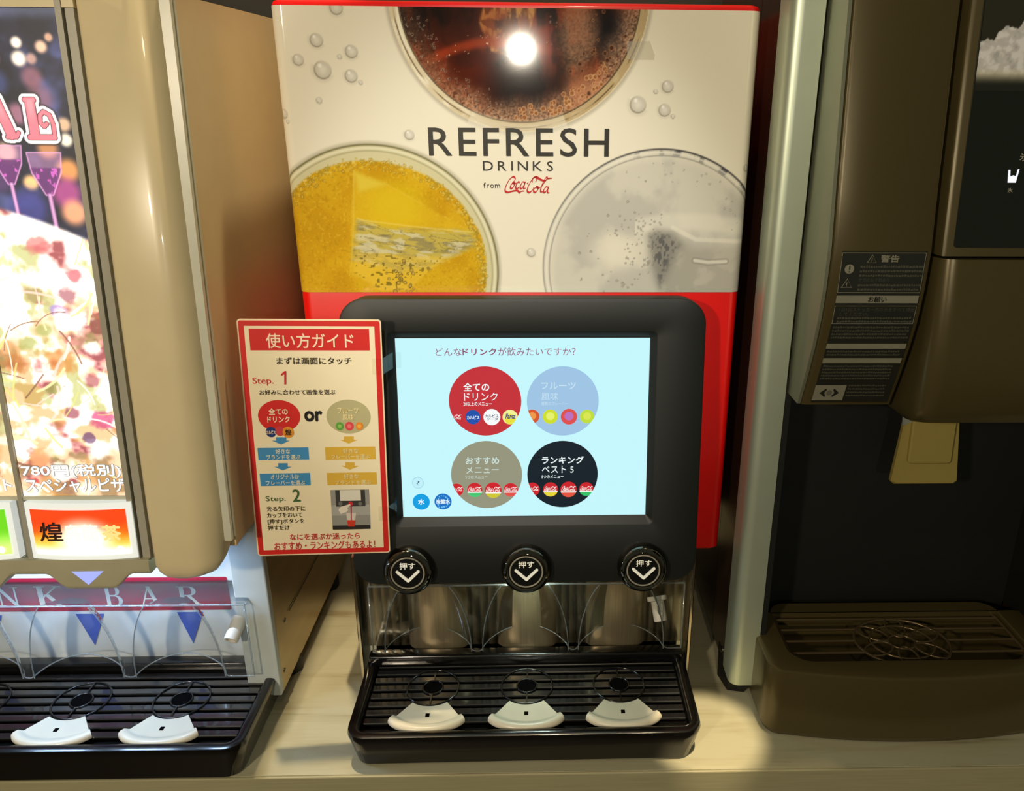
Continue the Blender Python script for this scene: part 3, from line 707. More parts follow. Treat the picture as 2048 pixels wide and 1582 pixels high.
c4 = srad(437, 1298, 61, 57); add('sparkling_button', flat(SF, ell(*c4), .0003), scr((14, 112, 196)), screen); st_('炭酸水', 388, 1280, 487, 1315, WH, .02)
for k in range(16):
    a = 2*math.pi*k/16+.2; rr_ = .62+.25*random.random()
    if abs(math.sin(a)) > .45: add('bubble_mark', flat(SF, ell(c4[0]+c4[2]*rr_*math.cos(a), c4[1]+c4[3]*rr_*math.sin(a), .0006+.0005*random.random(), n=10), .0005), scr((110, 190, 240)), screen)

# push buttons
M_face = mat('black_button_face', (12, 13, 12), 0.3)
M_glow = mat('white_button_print', (225, 222, 205), 0.4, emit=.35, vary=0)
for x in (-.1475, -.0235, .1004):
    ty = .0190
    b_ = add('push_button', fix(lathe(PF, x, ty, [(.0268, -.001), (.0272, .002), (.0262, .0075), (.0238, .0122), (.0212, .0142), (.0196, .0138), (.0190, .0120), (.0186, .0112)], 56).mesh('push_button')), M_chrome, cd, label='round push button with black chrome ring', sm=50)
    cyy = ty + .001
    fm = new_mesh('button_face', [PF.p(a, b, .0114) for a, b in ell(x, cyy-.001, .0188, n=48)], [tuple(range(48))])
    add('button_face', fm, M_face, b_)
    rg = MB().tube([PF.p(x+.0172*math.cos(2*math.pi*k/48), ty+.0172*math.sin(2*math.pi*k/48), .0114) for k in range(48)], .0009, 6, closed=True).mesh('face_rim')
    add('face_rim', rg, M_bezel, b_, sm=80)
    text(b_, PF, '押す', (x-.0080, cyy+.0036, x+.0084, cyy+.0112), M_glow, .012, .0120)
    A, B_, C_ = (x-.0108, cyy+.0008), (x+.0003, cyy-.0096), (x+.0112, cyy+.0012)
    w = .0015
    def bar(p, q):
        p, q = np.array(p), np.array(q); d = (q-p)/np.linalg.norm(q-p); n = np.array((-d[1], d[0]))*w
        pts = []
        for k in range(7):
            a = math.pi/2+math.pi*k/6; pts.append(p + d*w*math.cos(a) + n/w*w*math.sin(a))
        for k in range(7):
            a = -math.pi/2+math.pi*k/6; pts.append(q + d*w*math.cos(a) + n/w*w*math.sin(a))
        return [tuple(z) for z in pts]
    mb = MB()
    for P_ in (bar(A, B_), bar(C_, B_)):
        mb.loops([[PF.p(a, b, .0114) for a, b in P_], [PF.p(a, b, .0123) for a, b in P_]])
    add('arrow', fix(mb.mesh('arrow')), M_glow, b_)

splash_guard(cd, -.2035, .1565, .775, .804, .0585, .078, .149, (-.1395, -.0265, .0855), .050, .022, M_clear, M_cleare)
drain_nozzle(cd, (.1290, .797, .112), (.13, -.55, -.83), .0078, .026)
drip_tray(cd, -.2130, .1625, .6575, .6635, .790, .042, (-.1312, -.0246, .0806), .7405, [.7815-.01305*k for k in range(8)], .050)

# ------------------------------------------------------------------ left: beige dispenser with backlit posters
ld = thing('drink_dispenser', 'beige drink dispenser with backlit pizza posters and a DRINK BAR banner', 'drink dispenser', (-.65, .90, 0))
KL = .085
def dz(z): return .665+(z-.28)*KL
LF = Frame((0, .665, .28), (1, 0, 0), (0, KL, 1)); NL = math.sqrt(1+KL*KL)
def TZ(z): return (z-.28)*NL
def lb(x0_, z0_, x1_, z1_): return (x0_, TZ(z0_), x1_, TZ(z1_))
def lq(a, b, c, d): return [(a, TZ(c)), (b, TZ(c)), (b, TZ(d)), (a, TZ(d))]
LX0 = -1.0
def yfe(z): return .691+(z-.266)*.076
def yz_prism(name, prof, xa, xb):
    return fix(MB().loops([[(xa, y, z) for y, z in prof], [(xb, y, z) for y, z in prof]]).mesh(name))
add('cabinet', yz_prism('cabinet', [(yfe(.250), .250), (yfe(.742), .742), (1.06, .752), (1.06, .250)], LX0, -.3052), M_beige, ld, label='beige painted metal cabinet')
for k, (a, b) in enumerate(((0, .0035), (.0065, .0115))):
    add('edge_trim', yz_prism('edge_trim', [(yfe(.262)-b-.001, .262), (yfe(.741)-b-.001, .741), (yfe(.741)-a-.001, .741), (yfe(.262)-a-.001, .262)], -.313, -.3040), M_trim, ld)
# the rounded pillar at the door's edge
def pillar():
    L = []
    def sec(z, ins, dy=0):
        P = []; y = dz(z)-.002+dy
        a, b = -.3730+ins, -.3075-ins; rr = .030
        P.append((a, y+.045)); P.append((a, y+.004))
        for k in range(5): t = R(180+90*k/4); P.append((a+.004+.004*math.cos(t), y+.004+.004*math.sin(t)))
        for k in range(11): t = R(-90+90*k/10); P.append((b-rr*.9+rr*.9*math.cos(t), y+rr+rr*math.sin(t)))
        P.append((b, y+.045))
        wz = float(np.interp(z, [.246, .30], [.8, 0]))
        return [(p, q, z+wz*max(q-y-.012, 0)) for p, q in P]
    for z, i, dy in ((.2262, .022, .012), (.2285, .014, .007), (.2325, .008, .003), (.238, .0035, .001), (.246, .0008, 0), (.30, 0, 0), (.50, 0, 0), (.741, 0, 0), (.744, .002, .002)): L.append(sec(z, i, dy))
    return fix(MB().loops(L).mesh('door_pillar'))
add('door_pillar', pillar(), M_cream, ld, label='cream rounded door edge', sm=40)
# light box behind the posters
add('light_box', yz_prism('light_box', [(dz(.252)+.003, .252), (dz(.744)+.003, .744), (dz(.744)+.05, .744), (dz(.252)+.05, .252)], LX0, -.3735), M_bezel, ld)
def bar_(name, a, b, c, d, h0, h1, m, parent):
    return add(name, fix(MB().loops([[LF.p(s, t, h0) for s, t in lq(a, b, c, d)], [LF.p(s, t, h1) for s, t in lq(a, b, c, d)]]).mesh(name)), m, parent)
bar_('frame_bar', -.3880, -.3830, .252, .744, -.004, .004, M_bezel, ld); bar_('frame_bar', -.3815, -.3745, .252, .744, -.004, .0015, M_bezel, ld)
bar_('frame_bar', -.4865, -.4825, .252, .744, -.004, .003, M_bezel, ld); bar_('frame_bar', -.5900, -.3875, .3128, .3162, -.004, .002, M_trim, ld)
bar_('frame_bar', -.5900, -.3735, .7275, .744, -.004, .003, M_cream, ld)

def paint_poster(S, T, seed):
    s, t = np.meshgrid(S*1000, T*1000); img = np.zeros(s.shape+(3,))
    n1 = fbm(s/34, t/34, seed, 4); img[...] = (34, 36, 52); mixc(img, (74, 80, 128), sst(.45, .68, n1)); mixc(img, (24, 24, 30), sst(.5, .3, n1)*.7)
    mixc(img, (96, 104, 130), sst(716, 726, t)*.5)
    g = np.random.default_rng(seed)
    for x, z, r, c, a in ((-424, 702, 4.5, (255, 236, 214), 1), (-424, 690, 6, (255, 238, 214), 1), (-405, 699, 5, (238, 190, 160), .9), (-398, 706, 3.5, (220, 170, 140), .8), (-414, 690, 4.5, (220, 170, 150), .7), (-416, 676, 9, (150, 96, 110), .7), (-412, 660, 11, (140, 90, 100), .6),
                          (-445, 690, 6, (200, 110, 140), .7), (-446, 672, 11, (60, 70, 120), .7), (-432, 648, 9, (200, 130, 150), .6), (-396, 640, 6, (230, 190, 150), .8), (-396, 628, 5.5, (255, 244, 214), .9),
                          (-430, 594, 6.5, (252, 196, 130), .9), (-398, 604, 10, (236, 160, 90), .8), (-402, 586, 13, (176, 74, 140), .8), (-398, 570, 11, (230, 160, 120), .9), (-434, 574, 16, (60, 62, 130), .8), (-455, 598, 12, (90, 60, 110), .7), (-446, 618, 9, (232, 190, 160), .8), (-412, 622, 9, (206, 140, 90), .8)):
        d = np.hypot(s-x, t-z)/r; mixc(img, c, sst(1.35, .45, d)*a)
    def glass(cx, z0, sc):
        bowl = poly_d(s, t, [(cx-14*sc, z0+26*sc), (cx+14*sc, z0+26*sc), (cx+12*sc, z0+10*sc), (cx+3*sc, z0-8*sc), (cx-3*sc, z0-8*sc), (cx-12*sc, z0+10*sc)])
        mixc(img, (214, 150, 200), sst(1, -1, bowl)*.45)
        wine = poly_d(s, t, [(cx-13*sc, z0+14*sc), (cx+13*sc, z0+14*sc), (cx+3*sc, z0-7*sc), (cx-3*sc, z0-7*sc)])
        mixc(img, (86, 40, 96), sst(1, -1, wine)*.85); mixc(img, (190, 90, 180), sst(.6, .7, fbm(s/3, t/4, 140))*sst(1, -1, wine)*.9)
        mixc(img, (230, 160, 220), sst(1.0, 0, np.abs(bowl))*.7)
        st = seg_d(s, t, [(cx, z0-8*sc), (cx+2, z0-48*sc)]); mixc(img, (214, 160, 206), sst(2.4*sc, 1.2*sc, st)*.85); mixc(img, (110, 60, 120), sst(.8, 0, np.abs(st-1.4))*.6)
    glass(-416, 592, 1.0); glass(-446, 600, .9)
    # pizza, burnt out by the lamps behind
    edge = 569 + (s+445)*(-.32) - .004*(s+445)**2*.35
    pz = sst(2.5, -2.5, t-edge)
    c = np.zeros_like(img); c[...] = (255, 250, 242)
    a1 = fbm(s/34, t/34, seed+1, 4); a2 = fbm(s/26+4, t/20, seed+7, 4); a3 = fbm(s/20, t/24+9, seed+13, 4); a4 = fbm(s/30, t/30, seed+19, 3)
    dn = sst(545, 420, t)
    mixc(c, (222, 176, 140), sst(.50, .60, a1)*.8); mixc(c, (206, 140, 140), sst(.55, .64, a2)*.85); mixc(c, (132, 62, 70), sst(.62, .70, a2)*.8)
    mixc(c, (158, 164, 104), sst(.56, .66, a3)*.75); mixc(c, (104, 84, 50), sst(.62, .70, a1)*.6*dn); mixc(c, (176, 130, 70), sst(.52, .62, fbm(s/20+11, t/18, seed+23))*dn*.6)
    for x, z, r, cc_ in ((-432, 543, 13, (190, 104, 106)), (-415, 500, 10, (142, 80, 96)), (-424, 487, 8, (150, 130, 200)), (-430, 442, 17, (186, 122, 60)), (-470, 440, 14, (170, 110, 60)), (-405, 425, 9, (150, 76, 84)), (-400, 388, 13, (176, 60, 110)), (-425, 395, 9, (130, 62, 80)), (-415, 372, 7, (90, 60, 100)), (-462, 350, 12, (210, 150, 110)), (-470, 330, 6, (180, 50, 50)), (-440, 470, 9, (150, 160, 96)), (-455, 458, 10, (146, 156, 90)), (-440, 418, 9, (130, 142, 76)), (-405, 518, 8, (176, 80, 96))):
        d = np.hypot((s-x), (t-z)*1.2)/r + .8*(fbm(s/7, t/7, seed+31)-.5); mixc(c, cc_, sst(1.0, .55, d)*.75)
    for x, z, r in ((-415, 478, 17), (-440, 515, 16), (-400, 540, 14), (-448, 560, 16), (-452, 380, 13), (-408, 360, 13), (-445, 340, 12), (-400, 455, 9), (-470, 480, 12), (-430, 410, 8)):
        d = np.hypot((s-x), (t-z)*1.25)/r + 1.0*(fbm(s/8, t/8, seed+37)-.5); mixc(c, (255, 252, 248), sst(1.1, .4, d))
    for k in range(46):
        x, z, a = g.uniform(-485, -390), g.uniform(325, 555), g.uniform(0, math.pi); ln = g.uniform(14, 40); bnd = g.uniform(-.02, .02)
        P = [(x+q*math.cos(a)-bnd*q*q*math.sin(a), z+q*math.sin(a)+bnd*q*q*math.cos(a)) for q in np.linspace(-ln/2, ln/2, 7)]
        d = seg_d(s, t, P); wt = g.uniform(.5, 1.8); col = ((255, 246, 238), (226, 220, 170), (196, 200, 120), (120, 84, 70), (232, 196, 190))[k % 5]
        mixc(c, col, sst(wt, wt*.4, d)*.8)
    pa = pz[..., None]; img[...] = img*(1-pa)+c*pa
    return img, s, t
def paint_letters(img, s, t):
    # fat pink display capitals A and L with dark line and white border
    Lst = [[(-424.5, 659), (-417.5, 659)], [(-420.8, 657), (-420.4, 632)], [(-424.5, 630), (-405, 630)], [(-404.6, 630), (-404.4, 640), (-406.5, 647.5), (-411, 650), (-414.2, 647), (-414.6, 641.5), (-412, 638.4), (-409.6, 640.5)]]
    Ast = [[(-448, 659), (-439.5, 632)], [(-445, 643), (-456, 643)], [(-443, 630), (-435.5, 630.2), (-433.6, 633.5)], [(-456, 631), (-450, 657)]]
    d = np.full(s.shape, 1e9)
    for st, w in ((Lst[0], 1.6), (Lst[1], 3.6), (Lst[2], 1.9), (Lst[3], 1.3), (Ast[0], 3.6), (Ast[1], 1.5), (Ast[2], 1.2), (Ast[3], 2.0)):
        d = np.minimum(d, seg_d(s, t, st) - w)
    mixc(img, (30, 28, 32), sst(5.2, 4.0, d)*.6)
    mixc(img, (240, 246, 246), sst(3.3, 2.8, d)); mixc(img, (46, 30, 34), sst(1.1, .7, d)); mixc(img, (216, 110, 126), sst(.45, .05, d))
    mixc(img, (238, 150, 160), sst(-.5, -2, d)*sst(638, 655, t)*.6)
M_poster = attr_mat('backlit_poster', 0.5, 0.0, 1.08)
def lmap(h): 
    def f(s, t):
        z = t; return np.stack([s, .665+(z-.28)*KL - h, z], -1)
    return f
Sp, Tp = np.linspace(-.4822, -.3882, 185), np.linspace(.3164, .7274, 640)
im, s_, t_ = paint_poster(Sp, Tp, 300); paint_letters(im, s_, t_)
po = add('poster', print_grid('poster', Sp, Tp, lmap(.0005), im), M_poster, ld, label='backlit poster of wine glasses above a pizza')
Sp2 = np.linspace(-.5895, -.4868, 90); im2, _, _ = paint_poster(Sp2+.11, np.linspace(.3164, .7274, 260), 420)
po2 = add('poster', print_grid('poster', Sp2, np.linspace(.3164, .7274, 260), lmap(.0005), im2), M_poster, ld, label='backlit poster cut by the left edge')
M_litw = screen_mat('backlit_white', (250, 250, 246), 1.15); M_outl = screen_mat('backlit_grey_outline', (140, 136, 122), .9)
for body, b4 in (('780円(税別)', lb(-.4800, .3338, -.3905, .3470)), ('スペシャルピザ', lb(-.4785, .3196, -.3890, .3336))):
    e_ = .00045; text(po, LF, body, (b4[0]-e_, b4[1]-e_, b4[2]+e_, b4[3]+e_), M_outl, .05, .0008); text(po, LF, body, b4, M_litw, .018, .0012)
text(po2, LF, 'ト', lb(-.4985, .3210, -.4905, .3330), M_outl, .055, .0008); text(po2, LF, 'ト', lb(-.4982, .3213, -.4908, .3327), M_litw, .025, .0011)

# backlit button labels, bowed at the bottom
def label_plate(name, a, b, z0_, z1_, h0, h1, bow, m, parent):
    n = 14; P = []
    for k in range(n+1): x = a+(b-a)*k/n; P.append((x, TZ(z0_ - bow*(1-(2*k/n-1)**2))))
    for k in range(n+1): x = b-(b-a)*k/n; P.append((x, TZ(z1_ - bow*.6*(1-(2*k/n-1)**2))))
    return add(name, fix(MB().loops([[LF.p(s, t, h0) for s, t in P], [LF.p(s, t, h1) for s, t in P]]).mesh(name)), m, parent)
M_frost = mat('lit_frosted_frame', (222, 228, 226), 0.25, emit=.55, vary=0)
def paint_label(a, b, c, d, kind):  # white middles paint in the backlight's burnt-out glare
    S, T = np.linspace(a, b, 120), np.linspace(0, 1, 60); s, v = np.meshgrid(np.linspace(-1, 1, 120), T); img = np.zeros(s.shape+(3,))
    if kind == 'tea':
        img[...] = (216, 62, 20); n = fbm(s*3, v*4, 500); mixc(img, (240, 150, 30), sst(.75, .2, v+.25*(n-.5))); mixc(img, (255, 214, 120), sst(.5, .05, v)*.9)
        mixc(img, (255, 255, 250), sst(.95, .25, np.hypot(s*1.15-.05, (v-.35)*1.6))); mixc(img, (255, 255, 252), sst(.25, .02, v))
    else:
        img[...] = (96, 186, 30); mixc(img, (190, 236, 120), sst(.6, .1, v)); mixc(img, (255, 255, 246), sst(.7, .1, np.hypot(s-.1, (v-.1)*1.2)))
    def mp(ss, tt):
        q = (ss-a)/(b-a)*2-1; z = c+(d-c)*tt - (.0022*(1-tt)+.0014*tt)*(1-q*q)
        return np.stack([ss, .665+(z-.28)*KL-.0062, z], -1)
    return print_grid('label_card', S, T, mp, img)
M_lab = attr_mat('backlit_label', 0.2, 0.4, 1.0)
for a, b, kind, lab in ((-.4800, -.3835, 'tea', 'backlit orange tea label'), (-.5890, -.4925, 'green', 'backlit green label')):
    lp_ = label_plate('button_label', a, b, .2565, .3120, -.004, .0055, .0025, M_frost, ld); lp_['label'] = lab
    add('label_card', paint_label(a+.0045, b-.0055, .2620, .3060, kind), M_lab, lp_)
    if kind == 'tea':
        text(lp_, LF, '煌', lb(-.4700, .2735, -.4490, .2930), screen_mat('backlit_dark_brush', (46, 20, 14), 1), .02, .0068, shear=.001)
        text(lp_, LF, '烏龍', lb(-.4480, .2735, -.4160, .2905), screen_mat('backlit_pale', (255, 250, 236), 1.05), .01, .0068)
        text(lp_, LF, '茶', lb(-.4130, .2735, -.3955, .2900), screen_mat('backlit_yellow', (255, 226, 140), 1.05), .03, .0067)
    add('white_dot', flat(LF, ell(a+.082, TZ(.2655), .0035, n=20), .0068), M_litw, lp_)
# push housings with a lit arrow
def housing():
    V, F = [], []; n = 150; xa, xb = -.70, -.3745; rows = []
    P = []
    for i in range(n+1):
        x = xa+(xb-xa)*i/n; z = .2395
        for c in (-.4315, -.5415, -.6515):
            q = abs(x-c)/.033
            if q < 1.25: z = min(z, .2245+.015*sst(.62, 1.25, q))
        P.append((x, z))
    L = []
    for h, dzz in ((.0000, 0), (.0045, .0), (.0060, .0016), (.0065, .004)):
        L.append([LF.p(x, TZ(z+dzz), h) for x, z in P])
    top = [LF.p(x, TZ(.2545), .0065) for x, z in P]
    L.append(top); L.append([LF.p(x, TZ(.2545), 0) for x, z in P])
    back = [[(p[0], p[1]+.05, p[2]) for p in L[0]]]
    return fix(MB().loops(back+L, False, False, closed=False).mesh('button_housing'))
hs = add('button_housing', housing(), M_greyplastic, ld, label='greige wavy push-button housing', sm=35)
M_blue = screen_mat('blue_led', (150, 160, 255), 1.4)
for dx in (0, -.11):
    add('lit_arrow', flat(LF, [(-.4466+dx, TZ(.2430)), (-.4326+dx, TZ(.2293)), (-.4170+dx, TZ(.2432))], .0069), M_blue, hs, label='glowing blue triangle')
# base
bl = add('base', MB().box(LX0, -.3205, .7835, 1.04, .020, .250).mesh('base'), M_whitepanel, ld, label='white splash panel')
add('side_panel', rbox('side_panel', -.3205, -.3052, .756, 1.045, .020, .250, .001, 1), mat('tan_steel_side', (186, 164, 118), .28, .55, vary=.08, scale=14, stretch=(1, .6, 3)), bl, label='polished steel side')  # tan base colour stands in for the lit counter reflected in the steel
add('front_flange', rbox('front_flange', -.3420, -.3054, .748, .758, .020, .262, .0015, 2), mat('cool_grey_flange', (186, 194, 192), .35), bl)
add('side_strip', rbox('side_strip', -.3045, -.3040, .80, .98, .098, .0995, .0002, 1), M_rubber, bl)
for y, z in ((.765, .042), (.785, .096), (.93, .110)):
    add('screw', fix(lathe(Frame((-.3052, y, z), (0, 1, 0), (0, 0, 1)), 0, 0, [(.0028, 0), (.0028, .0008), (.0018, .0013)], 14).mesh('screw')), M_screw, bl)
for y in (.82, 1.0):
    add('foot', fix(lathe(Frame((-.318, y, .0005), (1, 0, 0), (0, 1, 0)), 0, 0, [(.012, 0), (.014, .003), (.014, .0205)], 20).mesh('foot')), M_rubber, bl, sm=40)
BF = Frame((0, .7833, 0), (1, 0, 0), (0, 0, 1))
ban = add('banner', flat(BF, rrect(LX0+.02, -.3630, .1125, .1560, .002, 3), .0004), mat('crimson_banner', (160, 24, 52), 0.35, vary=0.05, scale=12), bl, label='crimson banner with white serif capitals')
# serif capitals drawn as strokes: (x0, z0, x1, z1, width)
def serif(letter, a, b, c, d):
    w, h = b-a, d-c; mb = MB(); q = []
    X = lambda u: a+u*w
    Y = lambda v: c+v*h
    def stroke(u0_, v0_, u1_, v1_, wd):
        p0, p1 = np.array((X(u0_), Y(v0_))), np.array((X(u1_), Y(v1_)))
        dx = wd*w/2
        q.append([(p0[0]-dx, p0[1]), (p0[0]+dx, p0[1]), (p1[0]+dx, p1[1]), (p1[0]-dx, p1[1])])
    def sf(u, v, l=.17): q.append([(X(u-l), Y(v)-h*.022), (X(u+l), Y(v)-h*.022), (X(u+l), Y(v)+h*.022), (X(u-l), Y(v)+h*.022)])
    def bowl(u0_, v0_, v1_, wd, u1_):
        rv = (v1_-v0_)/2; cv = (v0_+v1_)/2; n = 14
        for k in range(n):
            t0, t1 = -math.pi/2+math.pi*k/n, -math.pi/2+math.pi*(k+1)/n
            def pt(t, s_): return (X(u0_+(u1_-u0_)*max(math.cos(t), 0)**.8*(1 if s_ else 1)-(0 if s_ else wd*max(math.cos(t), 0))), Y(cv+rv*math.sin(t)*(1 if s_ else .82)))
            q.append([pt(t0, 0), pt(t0, 1), pt(t1, 1), pt(t1, 0)])
        for v in (v0_, v1_): q.append([(X(.2), Y(v)-h*.001 if v == v0_ else Y(v)-h*.045), (X(u0_+.02), Y(v) if v == v0_ else Y(v)-h*.045), (X(u0_+.02), Y(v)+h*.045 if v == v0_ else Y(v)), (X(.2), Y(v)+h*.045 if v == v0_ else Y(v))])
    if letter == 'N': stroke(.16, 0, .16, 1, .08); stroke(.86, 0, .86, 1, .08); stroke(.86, 0, .14, 1, .2); sf(.16, .02); sf(.14, .98, .14); sf(.86, .98)
    if letter == 'K': stroke(.2, 0, .2, 1, .2); stroke(.25, .42, .82, 1, .08); stroke(.84, 0, .42, .60, .2); sf(.2, .02, .2); sf(.2, .98, .2); sf(.84, .02, .16); sf(.82, .98, .16)
    if letter == 'B': stroke(.22, 0, .22, 1, .2); bowl(.5, .52, 1, .2, .86); bowl(.5, 0, .54, .22, .96); sf(.18, .02, .18); sf(.18, .98, .18)
    if letter == 'A': stroke(.14, 0, .5, 1, .07); stroke(.84, 0, .48, 1, .19); stroke(.3, .34, .68, .345, .001); q.append([(X(.26), Y(.32)), (X(.72), Y(.32)), (X(.72), Y(.37)), (X(.26), Y(.37))]); sf(.14, .02, .14); sf(.85, .02, .15)
    if letter == 'R': stroke(.2, 0, .2, 1, .2); bowl(.48, .48, 1, .2, .86); stroke(.88, 0, .48, .5, .2); sf(.2, .02, .2); sf(.2, .98, .2); sf(.9, .02, .12)
    for k, P in enumerate(q):
        mb.ex([BF.p(x, z, .0009+.00002*(k % 5)) for x, z in P], [tuple(range(len(P)))])
    return add('lettering', mb.mesh('lettering'), M_white, bl)
for ch, a, b, c, d in (('N', -.6230, -.5985, .1200, .1450), ('K', -.5800, -.5490, .1190, .1458), ('B', -.5040, -.4825, .1192, .1450), ('A', -.4650, -.4410, .1198, .1448), ('R', -.4210, -.3965, .1205, .1443)):
    serif(ch, a, b, c, d)
M_sticker = mat('blue_sticker', (62, 92, 190), 0.35, vary=0.15, scale=25)
for a, b, c, z1_, z0_ in ((-.5401, -.508, -.5261, .1088, .0657), (-.4255, -.3955, -.4131, .1101, .0671), (-.655, -.623, -.640, .108, .066)):
    add('arrow_sticker', flat(BF, [(a, z1_), (c, z0_), (b, z1_)], .0007), M_sticker, bl)
splash_guard(ld, -.70, -.3275, .736, .782, .058, .074, .152, (-.6300, -.5197, -.4084), .049, .020, M_clearL, clear_mat('scuffed_edge', (.82, .86, .9), .12, 1.6, .14))
drain_nozzle(ld, (-.3405, .752, .123), (-.16, -.75, -.5), .0078, .026, False)
drip_tray(ld, -.72, -.3105, .6405, .6470, .782, .045, (-.6240, -.5135, -.4045), .7215, [.7625-.01305*k for k in range(8)], .049)
# LED strip under the push housings
l = bpy.data.lights.new('cup_led', 'AREA'); l.shape = 'RECTANGLE'; l.size = .26; l.size_y = .012; l.energy = 1.15; l.color = (.45, .65, 1.0)
o = bpy.data.objects.new('cup_led', l); COL.objects.link(o); o.location = (-.50, .700, .226); o.rotation_euler = (R(8), 0, 0)

l = bpy.data.lights.new('cup_led', 'AREA'); l.shape = 'RECTANGLE'; l.size = .05; l.size_y = .01; l.energy = .16; l.color = (.78, 1.0, .92)
o = bpy.data.objects.new('cup_led', l); COL.objects.link(o); o.location = (-.0243, .7755, .170)

# ------------------------------------------------------------------ right: bronze ice and water dispenser
rd = thing('ice_dispenser', 'dark bronze ice dispenser with silver edge and wire-grille drip tray', 'ice dispenser', (.41, .90, 0))
RX1 = .607; ZT = 1.02
add('cabinet', MB().box(.2135, RX1, .862, 1.06, .020, ZT).mesh('cabinet'), M_darkbrown, rd, label='dark bronze cabinet')
for xa, xb in ((.2135, .2430), (RX1-.0295, RX1)): add('side_panel', MB().box(xa, xb, .79, .863, .020, ZT).mesh('side_panel'), M_darkbrown, rd)
add('upper_body', MB().box(.2432, RX1-.0300, .801, .863, .42, ZT).mesh('upper_body'), M_recess, rd)
def corner_trim(xo, xi, sgn):
    r = .012; P = [(xo, .792)]
    for k in range(8): t = R(180+90*k/7); P.append((xo+sgn*r+sgn*r*math.cos(t)*1, .755+r+r*math.sin(t)))
    P += [(xi, .755), (xi, .792)]
    return fix(MB().loops([[(x, y, .021) for x, y in P], [(x, y, ZT) for x, y in P]]).mesh('corner_trim'))
add('corner_trim', corner_trim(.2128, .2430, 1), M_silver, rd, label='satin silver corner', sm=40)
add('corner_trim', corner_trim(RX1+.0007, RX1-.0295, -1), M_silver, rd, label='satin silver corner', sm=40)
for xa, xb in ((.2435, .2500), (RX1-.036, RX1-.0305)): add('recess_lining', MB().box(xa, xb, .757, .85, .08, .40).mesh('recess_lining'), M_recess, rd)
add('recess_back', MB().box(.25, RX1-.036, .835, .86, .05, .42).mesh('recess_back'), M_recess, rd)
HC = [(.7215, ZT), (.7105, .80), (.7030, .70), (.6935, .60), (.6868, .54), (.6880, .504), (.6920, .475), (.6995, .447), (.7110, .414), (.7230, .384)]
def hood(name, prof, xa, xb, yb_, r=.004):
    zb = prof[-1][1]
    def pr(ins): return [(y+ins, z) for y, z in prof] + [(yb_, zb), (yb_, ZT)]
    L = [[(x, y, z) for y, z in pr(i)] for x, i in ((xa, r), (xa+r*.3, r*.3), (xa+r, 0), (xb-r, 0), (xb-r*.3, r*.3), (xb, r))]
    return fix(MB().loops(L).mesh(name))
add('hood_column', hood('hood_column', HC, .2495, .3385, .80), M_brown, rd, label='bronze hood with warning label', sm=30)
add('hood_cheek', fix(MB().loops([[(x, y+.003, z) for y, z in HC]+[(x, .79, HC[-1][1]), (x, .79, ZT)] for x in (.2462, .2493)]).mesh('hood_cheek')), mat('satin_grey_cheek', (128, 132, 112), .45, .5, vary=.02), rd)
DU = [(.7180, ZT), (.7055, .80), (.6985, .70), (.6890, .60), (.6832, .5365)]
add('door', hood('door', DU, .3440, RX1-.036, .80, .005), M_brown, rd, label='bronze upper door', sm=30)
DL = [(.6805, .5340), (.6760, .50), (.6725, .46), (.6725, .42), (.6775, .393), (.6880, .378), (.705, .372)]
def lower():
    prof = DL; zb = prof[-1][1]
    L = []
    for x, i in ((.3440, .020), (.3450, .011), (.3480, .005), (.3540, .0012), (.362, 0), (RX1-.05, 0), (RX1-.036, .006)):
        L.append([(x, y+i, z+(i*.5 if z < .40 else 0)) for y, z in prof]+[(x, .80, zb), (x, .80, .5340)])
    return fix(MB().loops(L).mesh('lower_cover'))
add('lower_cover', lower(), M_brown, rd, label='rounded bronze chute cover', sm=35)
# dark glass with ice picture and controls
def dyu(z): return float(np.interp(z, [p[1] for p in DU[::-1]], [p[0] for p in DU[::-1]]))
kk = (.7055-.6832)/(.80-.5365)
GF = Frame((0, dyu(.55)-.0002, .55), (1, 0, 0), (0, kk, 1)); NG = math.sqrt(1+kk*kk)
def G(z): return (z-.55)*NG
GX0 = .3540
gp = [GF.p(s, t, .0006) for s, t in rrect(GX0, RX1-.045, G(.5440), G(.86), (.003, .003, .003, .003), 4)]
gb = [GF.p(s, t, -.002) for s, t in rrect(GX0, RX1-.045, G(.5440), G(.86), (.003, .003, .003, .003), 4)]
gl = add('control_glass', fix(MB().loops([gb, gp]).mesh('control_glass')), M_darkglass, rd, label='dark glass control panel with picture of crushed ice')
def paint_ice():
    S, T = np.linspace(GX0+.0006, .470, 150), np.linspace(.672, .80, 160); s, t = np.meshgrid(S*1000, T*1000); img = np.zeros(s.shape+(3,)); img[...] = (40, 38, 28)
    top = 709 + np.interp(s, [354, 362, 372, 385, 400, 430, 470], [2, 0, 8, 14, 24, 44, 60]) + 6*(vnoise(s/4.2, s*0+3, 600)-.5) + 3*(vnoise(s/2.0, s*0+9, 601)-.5)
    ice = sst(1.0, -.4, t-top); n = fbm(s/5, t/5, 610, 4)
    mixc(img, (186, 182, 176), ice); mixc(img, (210, 208, 204), ice*sst(.45, .65, n)); mixc(img, (150, 150, 152), ice*sst(.4, .25, n)*.6)
    mixc(img, (206, 196, 160), ice*sst(692, 682, t)*.7); mixc(img, (30, 31, 24), sst(688, 676, t))
    return print_grid('ice_picture', S, T, lambda a, b: np.stack([a, GF.o.y+(b-.55)*kk-.0009, b], -1), img)
add('ice_picture', paint_ice(), attr_mat('ice_print', .25, .3, .10), gl)
M_pale = mat('pale_print', (170, 166, 150), .5, vary=0); M_glowb = screen_mat('glowing_blue_white', (236, 240, 255), 1.3)
